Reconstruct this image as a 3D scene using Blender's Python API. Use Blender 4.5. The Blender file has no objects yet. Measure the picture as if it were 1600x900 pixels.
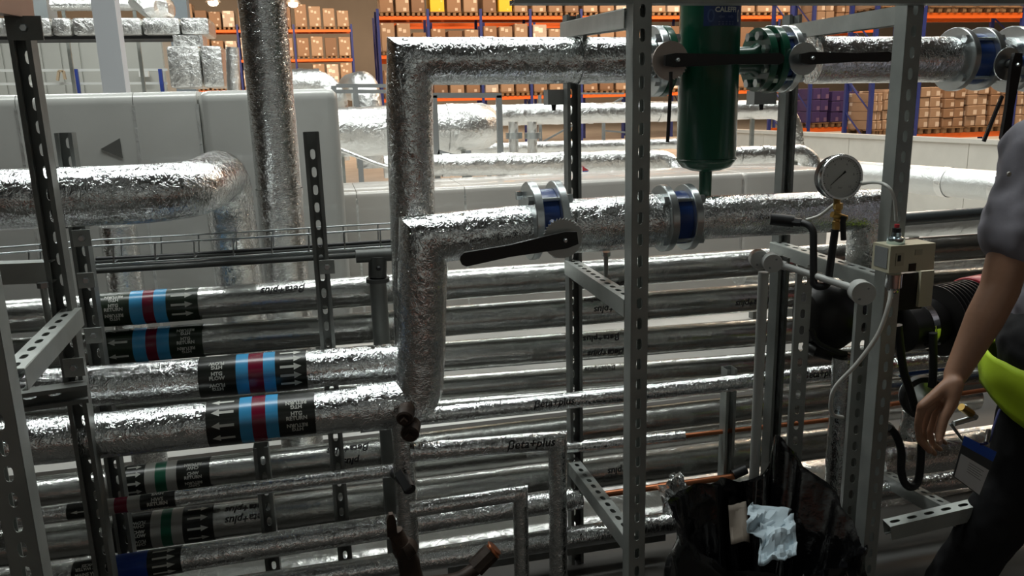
import bpy, bmesh, math, random
from mathutils import Vector, Matrix, noise
PI = math.pi
random.seed(7)
SC = bpy.context.scene
COL = SC.collection

# ------------------------------------------------------------------ camera, light, exposure
CAM_H = 1.55; FOC = 1250.0
def _basis(yaw, pitch, roll):
    y, p, r = map(math.radians, (yaw, pitch, roll))
    f = Vector((math.sin(y)*math.cos(p), math.cos(y)*math.cos(p), math.sin(p)))
    rt = Vector((math.cos(y), -math.sin(y), 0)); u = rt.cross(f)
    return rt*math.cos(r)-u*math.sin(r), rt*math.sin(r)+u*math.cos(r), f
CR, CU, CF = _basis(13, -13, 1.5)
CC = Vector((0, 0, CAM_H))
cd = bpy.data.cameras.new('camera'); cam = bpy.data.objects.new('camera', cd); COL.objects.link(cam)
cd.sensor_width = 36; cd.lens = 36*FOC/1600; cd.clip_end = 200; cd.clip_start = 0.05
cam.matrix_world = Matrix(((CR.x, CU.x, -CF.x, CC.x), (CR.y, CU.y, -CF.y, CC.y), (CR.z, CU.z, -CF.z, CC.z), (0, 0, 0, 1)))
SC.camera = cam
w = bpy.data.worlds.new('world'); SC.world = w; w.use_nodes = True
w.node_tree.nodes['Background'].inputs[0].default_value = (0.8, 0.85, 0.9, 1)
w.node_tree.nodes['Background'].inputs[1].default_value = 0.008
SC.view_settings.view_transform = 'Standard'; SC.view_settings.look = 'None'
SC.view_settings.exposure = 0.0; SC.view_settings.gamma = 1.0
def area(name, loc, size, power, col, aim=None):
    l = bpy.data.lights.new(name, 'AREA'); l.shape = 'RECTANGLE'; l.size, l.size_y = size
    l.energy = power; l.color = col
    o = bpy.data.objects.new(name, l); COL.objects.link(o); o.location = loc
    if aim is not None:
        o.rotation_euler = (Vector(aim)-Vector(loc)).to_track_quat('-Z', 'Y').to_euler()
    return o
# rows of cool tubes over the plant area beyond the pipe rack; the third lamp is added to brighten the low strip
for lx, ly, lz, pw in ((-1.2, 2.7, 5.6, 95), (2.4, 3.0, 5.8, 70), (0.6, 3.5, 5.9, 55), (-3.5, 7.5, 6.0, 130), (1, 7.5, 6.0, 130), (5.5, 7.5, 6.0, 130), (10, 7.5, 6.0, 45), (-3, 11, 6.0, 130), (3, 11, 6.0, 130), (9, 11, 6.0, 60)):
    area('hall_light', (lx, ly, lz), (3.0, 0.4), pw, (0.95, 1.0, 0.97))
# warm high-bay light in the racking aisles
for lx, ly in ((-6, 34), (4, 26), (12, 27), (20, 27), (12, 15.5), (19, 15.5), (28, 15.5), (-12, 38), (-1, 38), (6, 38)):
    area('aisle_light', (lx, ly, 9.3), (2.2, 2.2), 750, (1.0, 0.70, 0.46), (lx, ly+2.5, 1))
# weak fill lamp, unseen, added behind the camera
area('front_fill', (0.4, -1.6, 3.4), (3.0, 0.4), 1.6, (0.96, 1.0, 0.95), (0.9, 2.0, 1.0))
area('rear_wall_fill', (0.5, -3.6, 3.3), (6.0, 0.3), 62, (0.96, 1.0, 0.96), (0.5, -6.0, 3.0))  # added lamp: lights the rear wall pale for the pipes to reflect

# ------------------------------------------------------------------ helpers
def ray(x, y): return CR*((x-800)/FOC) - CU*((y-450)/FOC) + CF
def P(x, y, Y):
    d = ray(x, y); return CC + d*(Y/d.y)
def PZ(x, y, z):
    d = ray(x, y); return CC + d*((z-CAM_H)/d.z)
def PX(px, x, y, Y): return px*((P(x, y, Y)-CC).dot(CF))/FOC      # pixels -> metres at that depth
def proj(p):
    d = Vector(p)-CC; z = d.dot(CF)
    return 800+FOC*d.dot(CR)/z, 450-FOC*d.dot(CU)/z
VX, VY, VZ = Vector((1, 0, 0)), Vector((0, 1, 0)), Vector((0, 0, 1))
WL = {}
def thing(name, label, cat, loc=(0, 0, 0), group=None):
    o = bpy.data.objects.new(name, None); COL.objects.link(o); o.location = loc
    o.empty_display_size = 0.05
    WL[o.name] = Vector(loc); return tag(o, label, cat, group)
def tag(o, label, cat, group=None):
    o['label'] = label; o['category'] = cat
    if group: o['group'] = group
    return o
def frame(d):
    d = d.normalized(); h = VZ if abs(d.z) < 0.9 else VX
    n = h.cross(d).normalized(); return n, d.cross(n)

class MB:
    def __init__(s): s.v = []; s.f = []; s.m = []
    def add(s, vs, fs, mi=0):
        b = len(s.v); s.v += [Vector(p) for p in vs]; s.f += [tuple(b+i for i in q) for q in fs]; s.m += [mi]*len(fs); return s
    def box(s, c, sz, R=None, mi=0):
        c = Vector(c); h = Vector(sz)/2
        vs = [Vector((x*h.x, y*h.y, z*h.z)) for x in (-1, 1) for y in (-1, 1) for z in (-1, 1)]
        if R is not None: vs = [R @ p for p in vs]
        return s.add([c+p for p in vs], [(0, 1, 3, 2), (4, 6, 7, 5), (0, 4, 5, 1), (2, 3, 7, 6), (0, 2, 6, 4), (1, 5, 7, 3)], mi)
    def bx(s, a, b, mi=0):
        a = Vector(a); b = Vector(b); return s.box((a+b)/2, [abs(q) for q in (b-a)], None, mi)
    def bar(s, p, q, w, h, n=VZ, mi=0):         # rectangular bar p->q, h along n
        p = Vector(p); q = Vector(q); a = (q-p).normalized(); sd = a.cross(Vector(n)).normalized(); n = sd.cross(a)
        vs = [e+sd*(i*w/2)+n*(j*h/2) for e in (p, q) for i, j in ((-1, -1), (1, -1), (1, 1), (-1, 1))]
        return s.add(vs, [(0, 1, 2, 3), (7, 6, 5, 4), (0, 4, 5, 1), (1, 5, 6, 2), (2, 6, 7, 3), (3, 7, 4, 0)], mi)
    def tube(s, pts, r, seg=12, caps=True, step=None, rfun=None, mi=0):
        pts = [Vector(p) for p in pts]
        path = []                                # (point, bisector or None, index of segment, s)
        dirs = [(pts[i+1]-pts[i]).normalized() for i in range(len(pts)-1)]
        n, b = frame(dirs[0]); rings = []; dist = 0
        rr = (lambda t: r[0]+(r[1]-r[0])*t) if isinstance(r, (tuple, list)) else (lambda t: r)
        tot = sum((pts[i+1]-pts[i]).length for i in range(len(dirs)))
        for i, d in enumerate(dirs):
            L = (pts[i+1]-pts[i]).length
            if i > 0:
                q = dirs[i-1].rotation_difference(d); n = q @ n; b = q @ b
            ks = [0.0]
            if step:
                m0 = rr(0)*1.05 if i > 0 and len(pts) < 5 else step*0.4
                m1 = rr(0)*1.05 if i < len(dirs)-1 and len(pts) < 5 else step*0.4
                k = step
                while k < L:
                    if k > m0 and k < L-m1: ks.append(k)
                    k += step
            if i == len(dirs)-1: ks.append(L)
            for k in ks:
                c = pts[i]+d*k; t = (dist+k)/tot; R = rr(t)
                bis = None
                if k == 0 and i > 0: bis = (dirs[i-1]+d).normalized()
                ring = []
                for j in range(seg):
                    a = 2*PI*j/seg; off = (n*math.cos(a)+b*math.sin(a))
                    Rj = R if rfun is None else R*rfun(c+off*R)
                    o2 = off*Rj
                    if bis is not None: o2 = o2 - d*(o2.dot(bis)/d.dot(bis))
                    ring.append(c+o2)
                rings.append(ring)
            dist += L
        vs = [p for ring in rings for p in ring]; fs = []
        for i in range(len(rings)-1):
            for j in range(seg):
                k = (j+1) % seg; fs.append((i*seg+j, i*seg+k, (i+1)*seg+k, (i+1)*seg+j))
        if caps:
            fs.append(tuple(range(seg-1, -1, -1))); o = (len(rings)-1)*seg; fs.append(tuple(o+j for j in range(seg)))
        return s.add(vs, fs, mi)
    def lathe(s, o, axis, prof, seg=24, mi=0):   # prof: (distance along axis, radius)
        o = Vector(o); ax = Vector(axis).normalized(); n, b = frame(ax); vs = []; fs = []
        for t, r in prof:
            for j in range(seg):
                a = 2*PI*j/seg; vs.append(o+ax*t+(n*math.cos(a)+b*math.sin(a))*max(r, 1e-5))
        for i in range(len(prof)-1):
            for j in range(seg):
                k = (j+1) % seg; fs.append((i*seg+j, i*seg+k, (i+1)*seg+k, (i+1)*seg+j))
        if prof[0][1] > 1e-4: fs.append(tuple(range(seg-1, -1, -1)))
        if prof[-1][1] > 1e-4: q = (len(prof)-1)*seg; fs.append(tuple(q+j for j in range(seg)))
        return s.add(vs, fs, mi)
    def ell(s, c, rad, seg=16, rings=10, R=None):
        c = Vector(c); vs = []; fs = []
        for i in range(rings+1):
            th = PI*i/rings
            for j in range(seg):
                a = 2*PI*j/seg
                p = Vector((rad[0]*math.sin(th)*math.cos(a), rad[1]*math.sin(th)*math.sin(a), rad[2]*math.cos(th)))
                vs.append(c+(R @ p if R is not None else p))
        for i in range(rings):
            for j in range(seg):
                k = (j+1) % seg; fs.append((i*seg+j, (i+1)*seg+j, (i+1)*seg+k, i*seg+k))
        return s.add(vs, fs)
    def prism(s, poly, o, ux, uy, d):            # 2-D outline extruded by vector d
        o = Vector(o); ux = Vector(ux); uy = Vector(uy); d = Vector(d); n = len(poly)
        vs = [o+ux*x+uy*y for x, y in poly]; vs += [p+d for p in vs]
        fs = [tuple(range(n)), tuple(range(2*n-1, n-1, -1))]+[(i, i+n, (i+1) % n+n, (i+1) % n) for i in range(n)]
        return s.add(vs, fs)
    def build(s, name, mat, parent=None, label=None, cat=None, loc=None, group=None, kind=None, smooth=40, merge=False, fix=True):
        base = WL[parent.name] if parent is not None else Vector(loc if loc is not None else (0, 0, 0))
        me = bpy.data.meshes.new(name)
        me.from_pydata([tuple(p-base) for p in s.v], [], s.f)
        mats = mat if isinstance(mat, (list, tuple)) else [mat]
        for m in mats: me.materials.append(m)
        if len(mats) > 1: me.polygons.foreach_set('material_index', s.m)
        if merge or fix:
            bm = bmesh.new(); bm.from_mesh(me)
            if merge: bmesh.ops.remove_doubles(bm, verts=bm.verts, dist=1e-5)
            bmesh.ops.recalc_face_normals(bm, faces=bm.faces); bm.to_mesh(me); bm.free()
        if smooth:
            me.polygons.foreach_set('use_smooth', [True]*len(me.polygons))
            me.set_sharp_from_angle(angle=math.radians(smooth))
        me.update()
        o = bpy.data.objects.new(name, me); COL.objects.link(o)
        if parent is not None: o.parent = parent
        else: o.location = base
        WL[o.name] = base.copy()
        if label: o['label'] = label
        if cat: o['category'] = cat
        if group: o['group'] = group
        if kind: o['kind'] = kind
        return o

def fillet(pts, rad, n=8):
    pts = [Vector(p) for p in pts]; out = [pts[0]]
    for i in range(1, len(pts)-1):
        a, b, c = pts[i-1], pts[i], pts[i+1]; d1 = (a-b).normalized(); d2 = (c-b).normalized()
        ang = d1.angle(d2); t = min(rad/math.tan(ang/2), (a-b).length*0.49, (c-b).length*0.49)
        p, q = b+d1*t, b+d2*t
        for k in range(n+1):
            u = k/n; out.append(p*(1-u)**2+b*2*u*(1-u)+q*u*u)
    out.append(pts[-1]); return out
def spline(pts, n=8):
    pts = [Vector(p) for p in pts]; out = []
    for i in range(len(pts)-1):
        p0 = pts[max(i-1, 0)]; p1 = pts[i]; p2 = pts[i+1]; p3 = pts[min(i+2, len(pts)-1)]
        for k in range(n):
            t = k/n
            out.append(0.5*((2*p1)+(p2-p0)*t+(2*p0-5*p1+4*p2-p3)*t*t+(3*p1-p0-3*p2+p3)*t**3))
    out.append(pts[-1]); return out

# ------------------------------------------------------------------ materials
def M(name, col, rough=0.5, metal=0.0, var=0.0, vscale=6.0, bump=0.0, bscale=40.0, col2=None, spec=0.5, stretch=None, emit=None, alpha=None, trans=0.0, coat=0.0):
    m = bpy.data.materials.new(name); m.use_nodes = True; nt = m.node_tree; b = nt.nodes['Principled BSDF']
    b.inputs['Base Color'].default_value = (*col, 1); b.inputs['Roughness'].default_value = rough; b.inputs['Metallic'].default_value = metal
    b.inputs['Specular IOR Level'].default_value = spec; b.inputs['Coat Weight'].default_value = coat
    b.inputs['Transmission Weight'].default_value = trans
    if alpha is not None: b.inputs['Alpha'].default_value = alpha
    if emit:
        b.inputs['Emission Color'].default_value = (*emit[0], 1); b.inputs['Emission Strength'].default_value = emit[1]
    if var or bump or col2:
        tc = nt.nodes.new('ShaderNodeTexCoord'); mp = nt.nodes.new('ShaderNodeMapping'); nt.links.new(tc.outputs['Object'], mp.inputs[0])
        if stretch: mp.inputs['Scale'].default_value = stretch
    if var or col2:
        nz = nt.nodes.new('ShaderNodeTexNoise'); nz.inputs['Scale'].default_value = vscale; nz.inputs['Detail'].default_value = 5
        nt.links.new(mp.outputs[0], nz.inputs['Vector'])
        cr = nt.nodes.new('ShaderNodeValToRGB'); cr.color_ramp.elements[0].position = 0.35; cr.color_ramp.elements[1].position = 0.65
        c2 = col2 or tuple(min(1, c*(1+var)) for c in col); c1 = col if col2 else tuple(c*(1-var) for c in col)
        cr.color_ramp.elements[0].color = (*c1, 1); cr.color_ramp.elements[1].color = (*c2, 1)
        nt.links.new(nz.outputs['Fac'], cr.inputs[0]); nt.links.new(cr.outputs[0], b.inputs['Base Color'])
    if bump:
        n2 = nt.nodes.new('ShaderNodeTexNoise'); n2.inputs['Scale'].default_value = bscale; n2.inputs['Detail'].default_value = 4
        nt.links.new(mp.outputs[0], n2.inputs['Vector'])
        bp = nt.nodes.new('ShaderNodeBump'); bp.inputs['Strength'].default_value = bump; bp.inputs['Distance'].default_value = 0.01
        nt.links.new(n2.outputs['Fac'], bp.inputs['Height']); nt.links.new(bp.outputs[0], b.inputs['Normal'])
    return m
def foil(name, col, rough, big, fine, fscale=(60, 60, 60), rot=(0, 0, 0), bscale=14, metal=1.0, dist=0.004, crease=1.5):
    """wrinkled aluminium facing: broad dents, fine stretched creases and folded facets"""
    m = bpy.data.materials.new(name); m.use_nodes = True; nt = m.node_tree; b = nt.nodes['Principled BSDF']; L = nt.links.new
    b.inputs['Base Color'].default_value = (*col, 1); b.inputs['Roughness'].default_value = rough; b.inputs['Metallic'].default_value = metal
    tc = nt.nodes.new('ShaderNodeTexCoord'); N = nt.nodes.new
    n1 = N('ShaderNodeTexNoise'); n1.inputs['Scale'].default_value = bscale; n1.inputs['Detail'].default_value = 3; n1.inputs['Distortion'].default_value = 0.8
    L(tc.outputs['Object'], n1.inputs['Vector'])
    mp = N('ShaderNodeMapping'); mp.inputs['Scale'].default_value = fscale; mp.inputs['Rotation'].default_value = rot; L(tc.outputs['Object'], mp.inputs[0])
    n2 = N('ShaderNodeTexNoise'); n2.inputs['Scale'].default_value = 1.0; n2.inputs['Detail'].default_value = 3; n2.inputs['Distortion'].default_value = 1.2
    L(mp.outputs[0], n2.inputs['Vector'])
    vo = N('ShaderNodeTexVoronoi'); vo.inputs['Scale'].default_value = bscale*3; L(tc.outputs['Object'], vo.inputs['Vector'])
    def mul(o, k):
        q = N('ShaderNodeMath'); q.operation = 'MULTIPLY'; q.inputs[1].default_value = k; L(o, q.inputs[0]); return q.outputs[0]
    def addn(a, c):
        q = N('ShaderNodeMath'); q.operation = 'ADD'; L(a, q.inputs[0]); L(c, q.inputs[1]); return q.outputs[0]
    n3 = N('ShaderNodeTexNoise'); n3.inputs['Scale'].default_value = bscale*3.2; n3.inputs['Detail'].default_value = 2; n3.inputs['Distortion'].default_value = 1.5
    L(tc.outputs['Object'], n3.inputs['Vector'])
    sb = N('ShaderNodeMath'); sb.operation = 'SUBTRACT'; sb.inputs[1].default_value = 0.5; L(n3.outputs['Fac'], sb.inputs[0])
    ab = N('ShaderNodeMath'); ab.operation = 'ABSOLUTE'; L(sb.outputs[0], ab.inputs[0])
    mn = N('ShaderNodeMath'); mn.operation = 'MINIMUM'; mn.inputs[1].default_value = 0.07; L(ab.outputs[0], mn.inputs[0])
    h = addn(addn(mul(n1.outputs['Fac'], big), mul(n2.outputs['Fac'], fine)), addn(mul(vo.outputs['Distance'], big*0.22), mul(mn.outputs[0], -crease)))
    bp = N('ShaderNodeBump'); bp.inputs['Strength'].default_value = 1.0; bp.inputs['Distance'].default_value = dist
    L(h, bp.inputs['Height']); L(bp.outputs[0], b.inputs['Normal'])
    return m
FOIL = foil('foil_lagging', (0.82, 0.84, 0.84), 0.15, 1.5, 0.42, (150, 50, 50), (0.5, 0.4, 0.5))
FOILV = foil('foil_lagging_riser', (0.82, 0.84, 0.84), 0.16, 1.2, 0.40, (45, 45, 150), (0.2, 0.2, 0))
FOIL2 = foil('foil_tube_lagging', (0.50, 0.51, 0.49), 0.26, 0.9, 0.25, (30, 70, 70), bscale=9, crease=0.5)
FOILD = foil('foil_duct', (0.78, 0.79, 0.77), 0.42, 2.0, 0.3, (25, 25, 25), bscale=4, metal=0.75, dist=0.006)
FOILB = foil('foil_bright_far', (0.9, 0.9, 0.88), 0.33, 2.5, 0.5, (20, 20, 20), bscale=5, dist=0.008)
DUCT = M('grey_duct_facing', (0.60, 0.60, 0.57), 0.40, 0.2, var=0.06, vscale=2, bump=0.16, bscale=6, coat=.45)
DUCT2 = M('warm_grey_duct_facing', (0.58, 0.55, 0.51), 0.40, 0.2, var=0.06, vscale=2, bump=0.16, bscale=6, coat=.45)
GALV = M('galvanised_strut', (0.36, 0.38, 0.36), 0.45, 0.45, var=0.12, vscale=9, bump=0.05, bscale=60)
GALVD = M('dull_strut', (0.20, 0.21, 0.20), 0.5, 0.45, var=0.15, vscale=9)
ZINC = M('zinc_plate', (0.62, 0.66, 0.67), 0.28, 0.95, var=0.08, vscale=12)
DARKZ = M('dark_cast_iron', (0.10, 0.105, 0.10), 0.5, 0.5, var=0.1)
BLACK = M('black_rubber', (0.010, 0.010, 0.011), 0.5, 0.0)
BLACKP = M('black_paint', (0.009, 0.008, 0.008), 0.42, 0.0)
BLUEV = M('blue_valve_paint', (0.012, 0.045, 0.19), 0.35, 0.0, coat=0.2)
GREENV = M('green_vessel_paint', (0.006, 0.075, 0.040), 0.28, 0.0, coat=0.3)
COPPER = M('copper_pipe', (0.52, 0.19, 0.09), 0.35, 0.9, var=0.2, vscale=8)
RUST = M('brown_iron', (0.045, 0.028, 0.020), 0.55, 0.3, var=0.4, vscale=18, bump=0.2)
BRASS = M('brass', (0.55, 0.36, 0.11), 0.3, 0.95)
CHROME = M('chrome', (0.75, 0.76, 0.77), 0.15, 1.0)
DIAL = M('dial_white', (0.62, 0.63, 0.60), 0.4)
CREAM = M('cream_plastic', (0.60, 0.57, 0.42), 0.45)
GREYP = M('grey_plastic', (0.24, 0.25, 0.25), 0.5)
PVC = M('grey_pvc', (0.52, 0.53, 0.51), 0.4)
WHITEP = M('white_tube', (0.62, 0.62, 0.58), 0.4)
REDP = M('red_paint', (0.50, 0.035, 0.05), 0.38)
L_DARK = M('label_dark_green', (0.010, 0.022, 0.009), 0.3)
L_BLK = M('label_black', (0.012, 0.014, 0.011), 0.3)
L_BLUE = M('label_sky_blue', (0.055, 0.33, 0.62), 0.25)
L_RED = M('label_crimson', (0.17, 0.006, 0.028), 0.25)
L_GREY = M('label_pale_grey', (0.38, 0.38, 0.35), 0.3)
L_GRN = M('label_green', (0.004, 0.115, 0.06), 0.3)
L_NAVY = M('label_blue', (0.005, 0.05, 0.34), 0.3)
L_TXT = M('label_print', (0.62, 0.63, 0.58), 0.5)
INK = M('black_ink', (0.012, 0.012, 0.014), 0.6)
INKB = M('dark_blue_print', (0.30, 0.34, 0.5), 0.5)
LBLUEP = M('vessel_blue_label', (0.012, 0.035, 0.14), 0.4)

# ------------------------------------------------------------------ setting
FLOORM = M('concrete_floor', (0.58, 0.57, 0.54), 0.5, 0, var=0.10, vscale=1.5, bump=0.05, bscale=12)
SHADEF = M('shaded_floor', (0.042, 0.038, 0.033), 0.55, 0, var=0.12, vscale=2.5, bump=0.05, bscale=12)  # darker copy of the floor: shade of rack and deck put into its colour
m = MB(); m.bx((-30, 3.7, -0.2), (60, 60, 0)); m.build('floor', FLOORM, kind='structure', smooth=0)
m = MB(); m.bx((-30, -6, -0.2), (60, 3.7, 0)); m.build('floor', SHADEF, kind='structure', smooth=0)
m = MB(); m.prism([(2.58, 0), (2.84, 0), (2.84, .058), (2.58, .008)], (-8, 0, 0), VY, VZ, VX*16); m.build('trim_reflector', FOILB, kind='structure', smooth=0)  # added foil strip, tilted to reflect hall lamps towards the camera
CEIL = M('roof_sheet', (0.10, 0.10, 0.10), 0.7, var=0.1, vscale=0.3)
m = MB(); m.bx((-30, -6, 10.6), (60, 60, 10.8)); m.build('ceiling', CEIL, kind='structure', smooth=0)
m = MB()
for i in range(9): m.bx((-30, 6+i*6, 10.1), (60, 6.25+i*6, 10.6))
m.build('trim_1', M('roof_beam', (0.16, 0.16, 0.16), 0.6), kind='structure', smooth=0)
WALLB = M('warehouse_wall', (0.38, 0.35, 0.31), 0.7, var=0.05, vscale=0.5)
m = MB(); m.bx((-30, 55, 0), (60, 55.3, 10.6)); m.build('wall_back', WALLB, kind='structure', smooth=0)
m = MB(); m.bx((60, -6, 0), (60.3, 55, 10.6)); m.build('wall_right', WALLB, kind='structure', smooth=0)
m = MB(); m.bx((-30.3, -6, 0), (-30, 55, 10.6)); m.build('wall_left', WALLB, kind='structure', smooth=0)
m = MB(); m.bx((-30, -6.3, 0), (60, -6, 10.6)); m.build('wall_front', M('front_wall', (0.45, 0.46, 0.44), 0.7), kind='structure', smooth=0)
# unseen clay-red board added behind the camera for a salmon reflection on pipes
m = MB(); m.bx((-8, -1.95, 0.35), (8, -1.9, 0.62)); m.build('trim_added_board', M('clay_red_board', (0.50, 0.16, 0.09), 0.6, var=0.1), kind='structure', smooth=0)
# unseen deck over the camera, put in to block hall light from the foreground
m = MB(); m.bx((-12, -6, 3.6), (12, 1.5, 3.8)); m.build('trim_unseen_deck', M('unseen_deck', (0.12, 0.12, 0.12), 0.7), kind='structure', smooth=0)

# ------------------------------------------------------------------ text on pipes
_tc = {}
def text2d(s, size, shear=0.0, bold=0.0, spacing=1.0):
    k = (s, size, shear, bold, spacing)
    if k in _tc: return _tc[k]
    cu = bpy.data.curves.new('txt', 'FONT'); cu.body = s; cu.size = size; cu.shear = shear; cu.offset = bold
    cu.align_x = 'CENTER'; cu.align_y = 'CENTER'; cu.resolution_u = 2; cu.space_line = 0.85; cu.space_character = spacing
    o = bpy.data.objects.new('txt', cu); COL.objects.link(o)
    dg = bpy.context.evaluated_depsgraph_get(); me = bpy.data.meshes.new_from_object(o.evaluated_get(dg))
    bm = bmesh.new(); bm.from_mesh(me)
    ys = [v.co.y for v in bm.verts] or [0]
    y = min(ys)+0.004
    while y < max(ys):
        bmesh.ops.bisect_plane(bm, geom=bm.verts[:]+bm.edges[:]+bm.faces[:], plane_co=(0, y, 0), plane_no=(0, 1, 0)); y += 0.004
    vs = [(v.co.x, v.co.y) for v in bm.verts]; bm.verts.index_update(); fs = [tuple(v.index for v in f.verts) for f in bm.faces]
    bm.free(); bpy.data.objects.remove(o); bpy.data.curves.remove(cu); bpy.data.meshes.remove(me)
    _tc[k] = (vs, fs); return vs, fs
def flat_text(mb, s, size, o, ux, uy, **kw):
    vs, fs = text2d(s, size, **kw); o = Vector(o); mb.add([o+Vector(ux)*x+Vector(uy)*y for x, y in vs], fs); return mb
class Axis:                                      # straight pipe axis seen left to right
    def __init__(s, p, q, r, x0, x1, Y):
        s.p = p; s.q = q; s.r = r; s.a = (q-p).normalized(); s.n = (-VY-s.a*(-VY).dot(s.a)).normalized(); s.b = s.n.cross(s.a)
        if s.b.z < 0: s.b = -s.b
        s.Y = Y
    def u(s, px):                                # distance along axis whose projection has this pixel x
        lo, hi = -3.0, (s.q-s.p).length+3
        for _ in range(40):
            m_ = (lo+hi)/2
            if proj(s.p+s.a*m_)[0] < px: lo = m_
            else: hi = m_
        return lo
    def pt(s, u, th, R): return s.p+s.a*u+(s.n*math.cos(th)+s.b*math.sin(th))*R
    def wrap(s, mb, vs, fs, u0, th0, R, flip=False, scale=1.0):
        k = -1 if flip else 1
        mb.add([s.pt(u0+k*x*scale, th0+k*y*scale/R, R) for x, y in vs], fs)
        return mb
ARROW = ([(-.5, -.15), (.14, -.15), (.14, -.42), (.5, 0), (.14, .42), (.14, .15), (-.5, .15)], [(0, 1, 5, 6), (2, 3, 4, 5, 1)])
def pipe_label(parent, ax, segs, lift=0.0015):
    """segs: (px0, px1, material, kind, text)"""
    R = ax.r+lift
    lab = None
    u0 = ax.u(segs[0][0]); u1 = ax.u(segs[-1][1])
    mb = MB(); mb.tube([ax.p+ax.a*u0, ax.p+ax.a*u1], R-0.0006, 28, caps=False)
    lab = mb.build('pipe_label', L_BLK, parent)
    for s in segs:
        a, b = ax.u(s[0]), ax.u(s[1]); w_ = b-a; c = (a+b)/2
        mb = MB(); mb.tube([ax.p+ax.a*a, ax.p+ax.a*b], R, 28, caps=False)
        mb.build('stripe' if s[3] is None else 'panel', s[2], lab)
        if s[3] in ('>', '<'):
            n = s[4] if len(s) > 4 else 4
            hh = min(0.020, R*0.42)
            for i in range(n):
                mb = MB(); th = math.radians(78)-i*math.radians(78+20)/max(n-1, 1) if n > 1 else math.radians(15)
                L_ = w_*0.68
                vs = [((x*L_), y*hh*1.15) for x, y in ARROW[0]]
                ax.wrap(mb, vs, ARROW[1], c, th, R+0.0006, flip=(s[3] == '<')); mb.build('arrow', L_TXT, lab)
        elif s[3] == 't':
            vs, fs = text2d(s[4], 0.0155 if len(s) < 6 else s[5], bold=0.0006)
            wx = max(x for x, y in vs)-min(x for x, y in vs); sc = min(0.9, w_*0.8/wx)
            hgt = (max(y for x, y in vs)-min(y for x, y in vs))*sc
            dth = (hgt*1.32)/R; th = math.radians(18)
            for i in (-1, 0, 1):
                mb = MB(); ax.wrap(mb, vs, fs, c, th+i*dth, R+0.0006, flip=(i != 0), scale=sc); mb.build('lettering', L_TXT, lab)
    return lab
def stamp(parent, ax, px, th, size=0.03, flip=False, s='βeta+plus', sc=1.0):
    vs, fs = text2d(s, size, shear=0.25, bold=0.0006); mb = MB()
    ax.wrap(mb, vs, fs, ax.u(px), math.radians(th), ax.r+0.0012, flip=flip, scale=sc); return mb.build('printed_mark', INK, parent)

# ------------------------------------------------------------------ pipes
def dent(amp=0.02, f=7.0, seed=0.0):
    return lambda p: 1+amp*noise.noise(p*f+Vector((seed, 0, 0)))+amp*0.6*noise.noise(p*f*3.1+Vector((0, seed, 0)))
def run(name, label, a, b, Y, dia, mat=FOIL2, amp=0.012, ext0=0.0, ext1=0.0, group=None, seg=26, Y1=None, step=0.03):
    """straight horizontal pipe from pixel a to pixel b at depth Y; dia in pixels at the left end"""
    p = P(a[0], a[1], Y); q = P(b[0], b[1], Y1 or Y)
    r = PX(dia/2, a[0], a[1], Y)
    d = (q-p).normalized(); p = p-d*ext0; q = q+d*ext1
    t = thing(name, label, 'pipe', p, group)
    m = MB(); m.tube([p, q], r, seg, step=step, rfun=dent(amp, 7, random.random()*50)); m.build('lagging', mat, t, smooth=50)
    return t, Axis(p, q, r, a[0], b[0], Y)
HTGT = 'HTG\nRETURN'
# back rows of long pipes on the far side of the rack (top to bottom)
BK = 'long lagged pipes stacked behind the strut posts'
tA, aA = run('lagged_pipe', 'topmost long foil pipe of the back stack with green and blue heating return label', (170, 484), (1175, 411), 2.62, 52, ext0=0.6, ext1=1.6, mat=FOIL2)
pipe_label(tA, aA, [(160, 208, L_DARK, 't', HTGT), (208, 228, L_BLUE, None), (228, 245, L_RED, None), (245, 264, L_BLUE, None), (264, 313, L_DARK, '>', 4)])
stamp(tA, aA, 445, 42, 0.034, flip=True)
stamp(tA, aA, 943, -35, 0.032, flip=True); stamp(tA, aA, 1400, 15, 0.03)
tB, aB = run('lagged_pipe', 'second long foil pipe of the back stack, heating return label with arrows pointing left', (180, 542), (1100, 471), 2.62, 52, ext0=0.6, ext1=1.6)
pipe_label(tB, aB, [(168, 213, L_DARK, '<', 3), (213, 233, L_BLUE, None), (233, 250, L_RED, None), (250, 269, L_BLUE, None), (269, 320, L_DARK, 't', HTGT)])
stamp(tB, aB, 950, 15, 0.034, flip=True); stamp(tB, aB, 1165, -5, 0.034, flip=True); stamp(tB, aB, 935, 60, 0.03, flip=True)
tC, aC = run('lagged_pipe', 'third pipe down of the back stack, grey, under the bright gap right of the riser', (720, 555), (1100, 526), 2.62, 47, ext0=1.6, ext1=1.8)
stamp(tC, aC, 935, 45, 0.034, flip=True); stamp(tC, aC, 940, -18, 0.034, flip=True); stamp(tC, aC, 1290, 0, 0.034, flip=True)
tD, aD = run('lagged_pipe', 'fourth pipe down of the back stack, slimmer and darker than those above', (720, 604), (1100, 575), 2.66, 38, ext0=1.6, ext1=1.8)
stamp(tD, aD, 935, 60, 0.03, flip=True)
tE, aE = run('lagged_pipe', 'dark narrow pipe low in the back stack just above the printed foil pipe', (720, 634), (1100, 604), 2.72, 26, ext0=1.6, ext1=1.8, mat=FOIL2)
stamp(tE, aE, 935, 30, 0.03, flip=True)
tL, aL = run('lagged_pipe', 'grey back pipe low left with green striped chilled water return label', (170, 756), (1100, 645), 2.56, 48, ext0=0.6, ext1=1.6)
pipe_label(tL, aL, [(170, 198, L_GREY, None), (198, 231, L_BLK, '>', 4), (231, 247, L_GREY, None), (247, 264, L_GRN, None), (264, 280, L_GREY, None), (280, 331, L_BLK, 't', 'CHW\nRETURN')])
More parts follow.
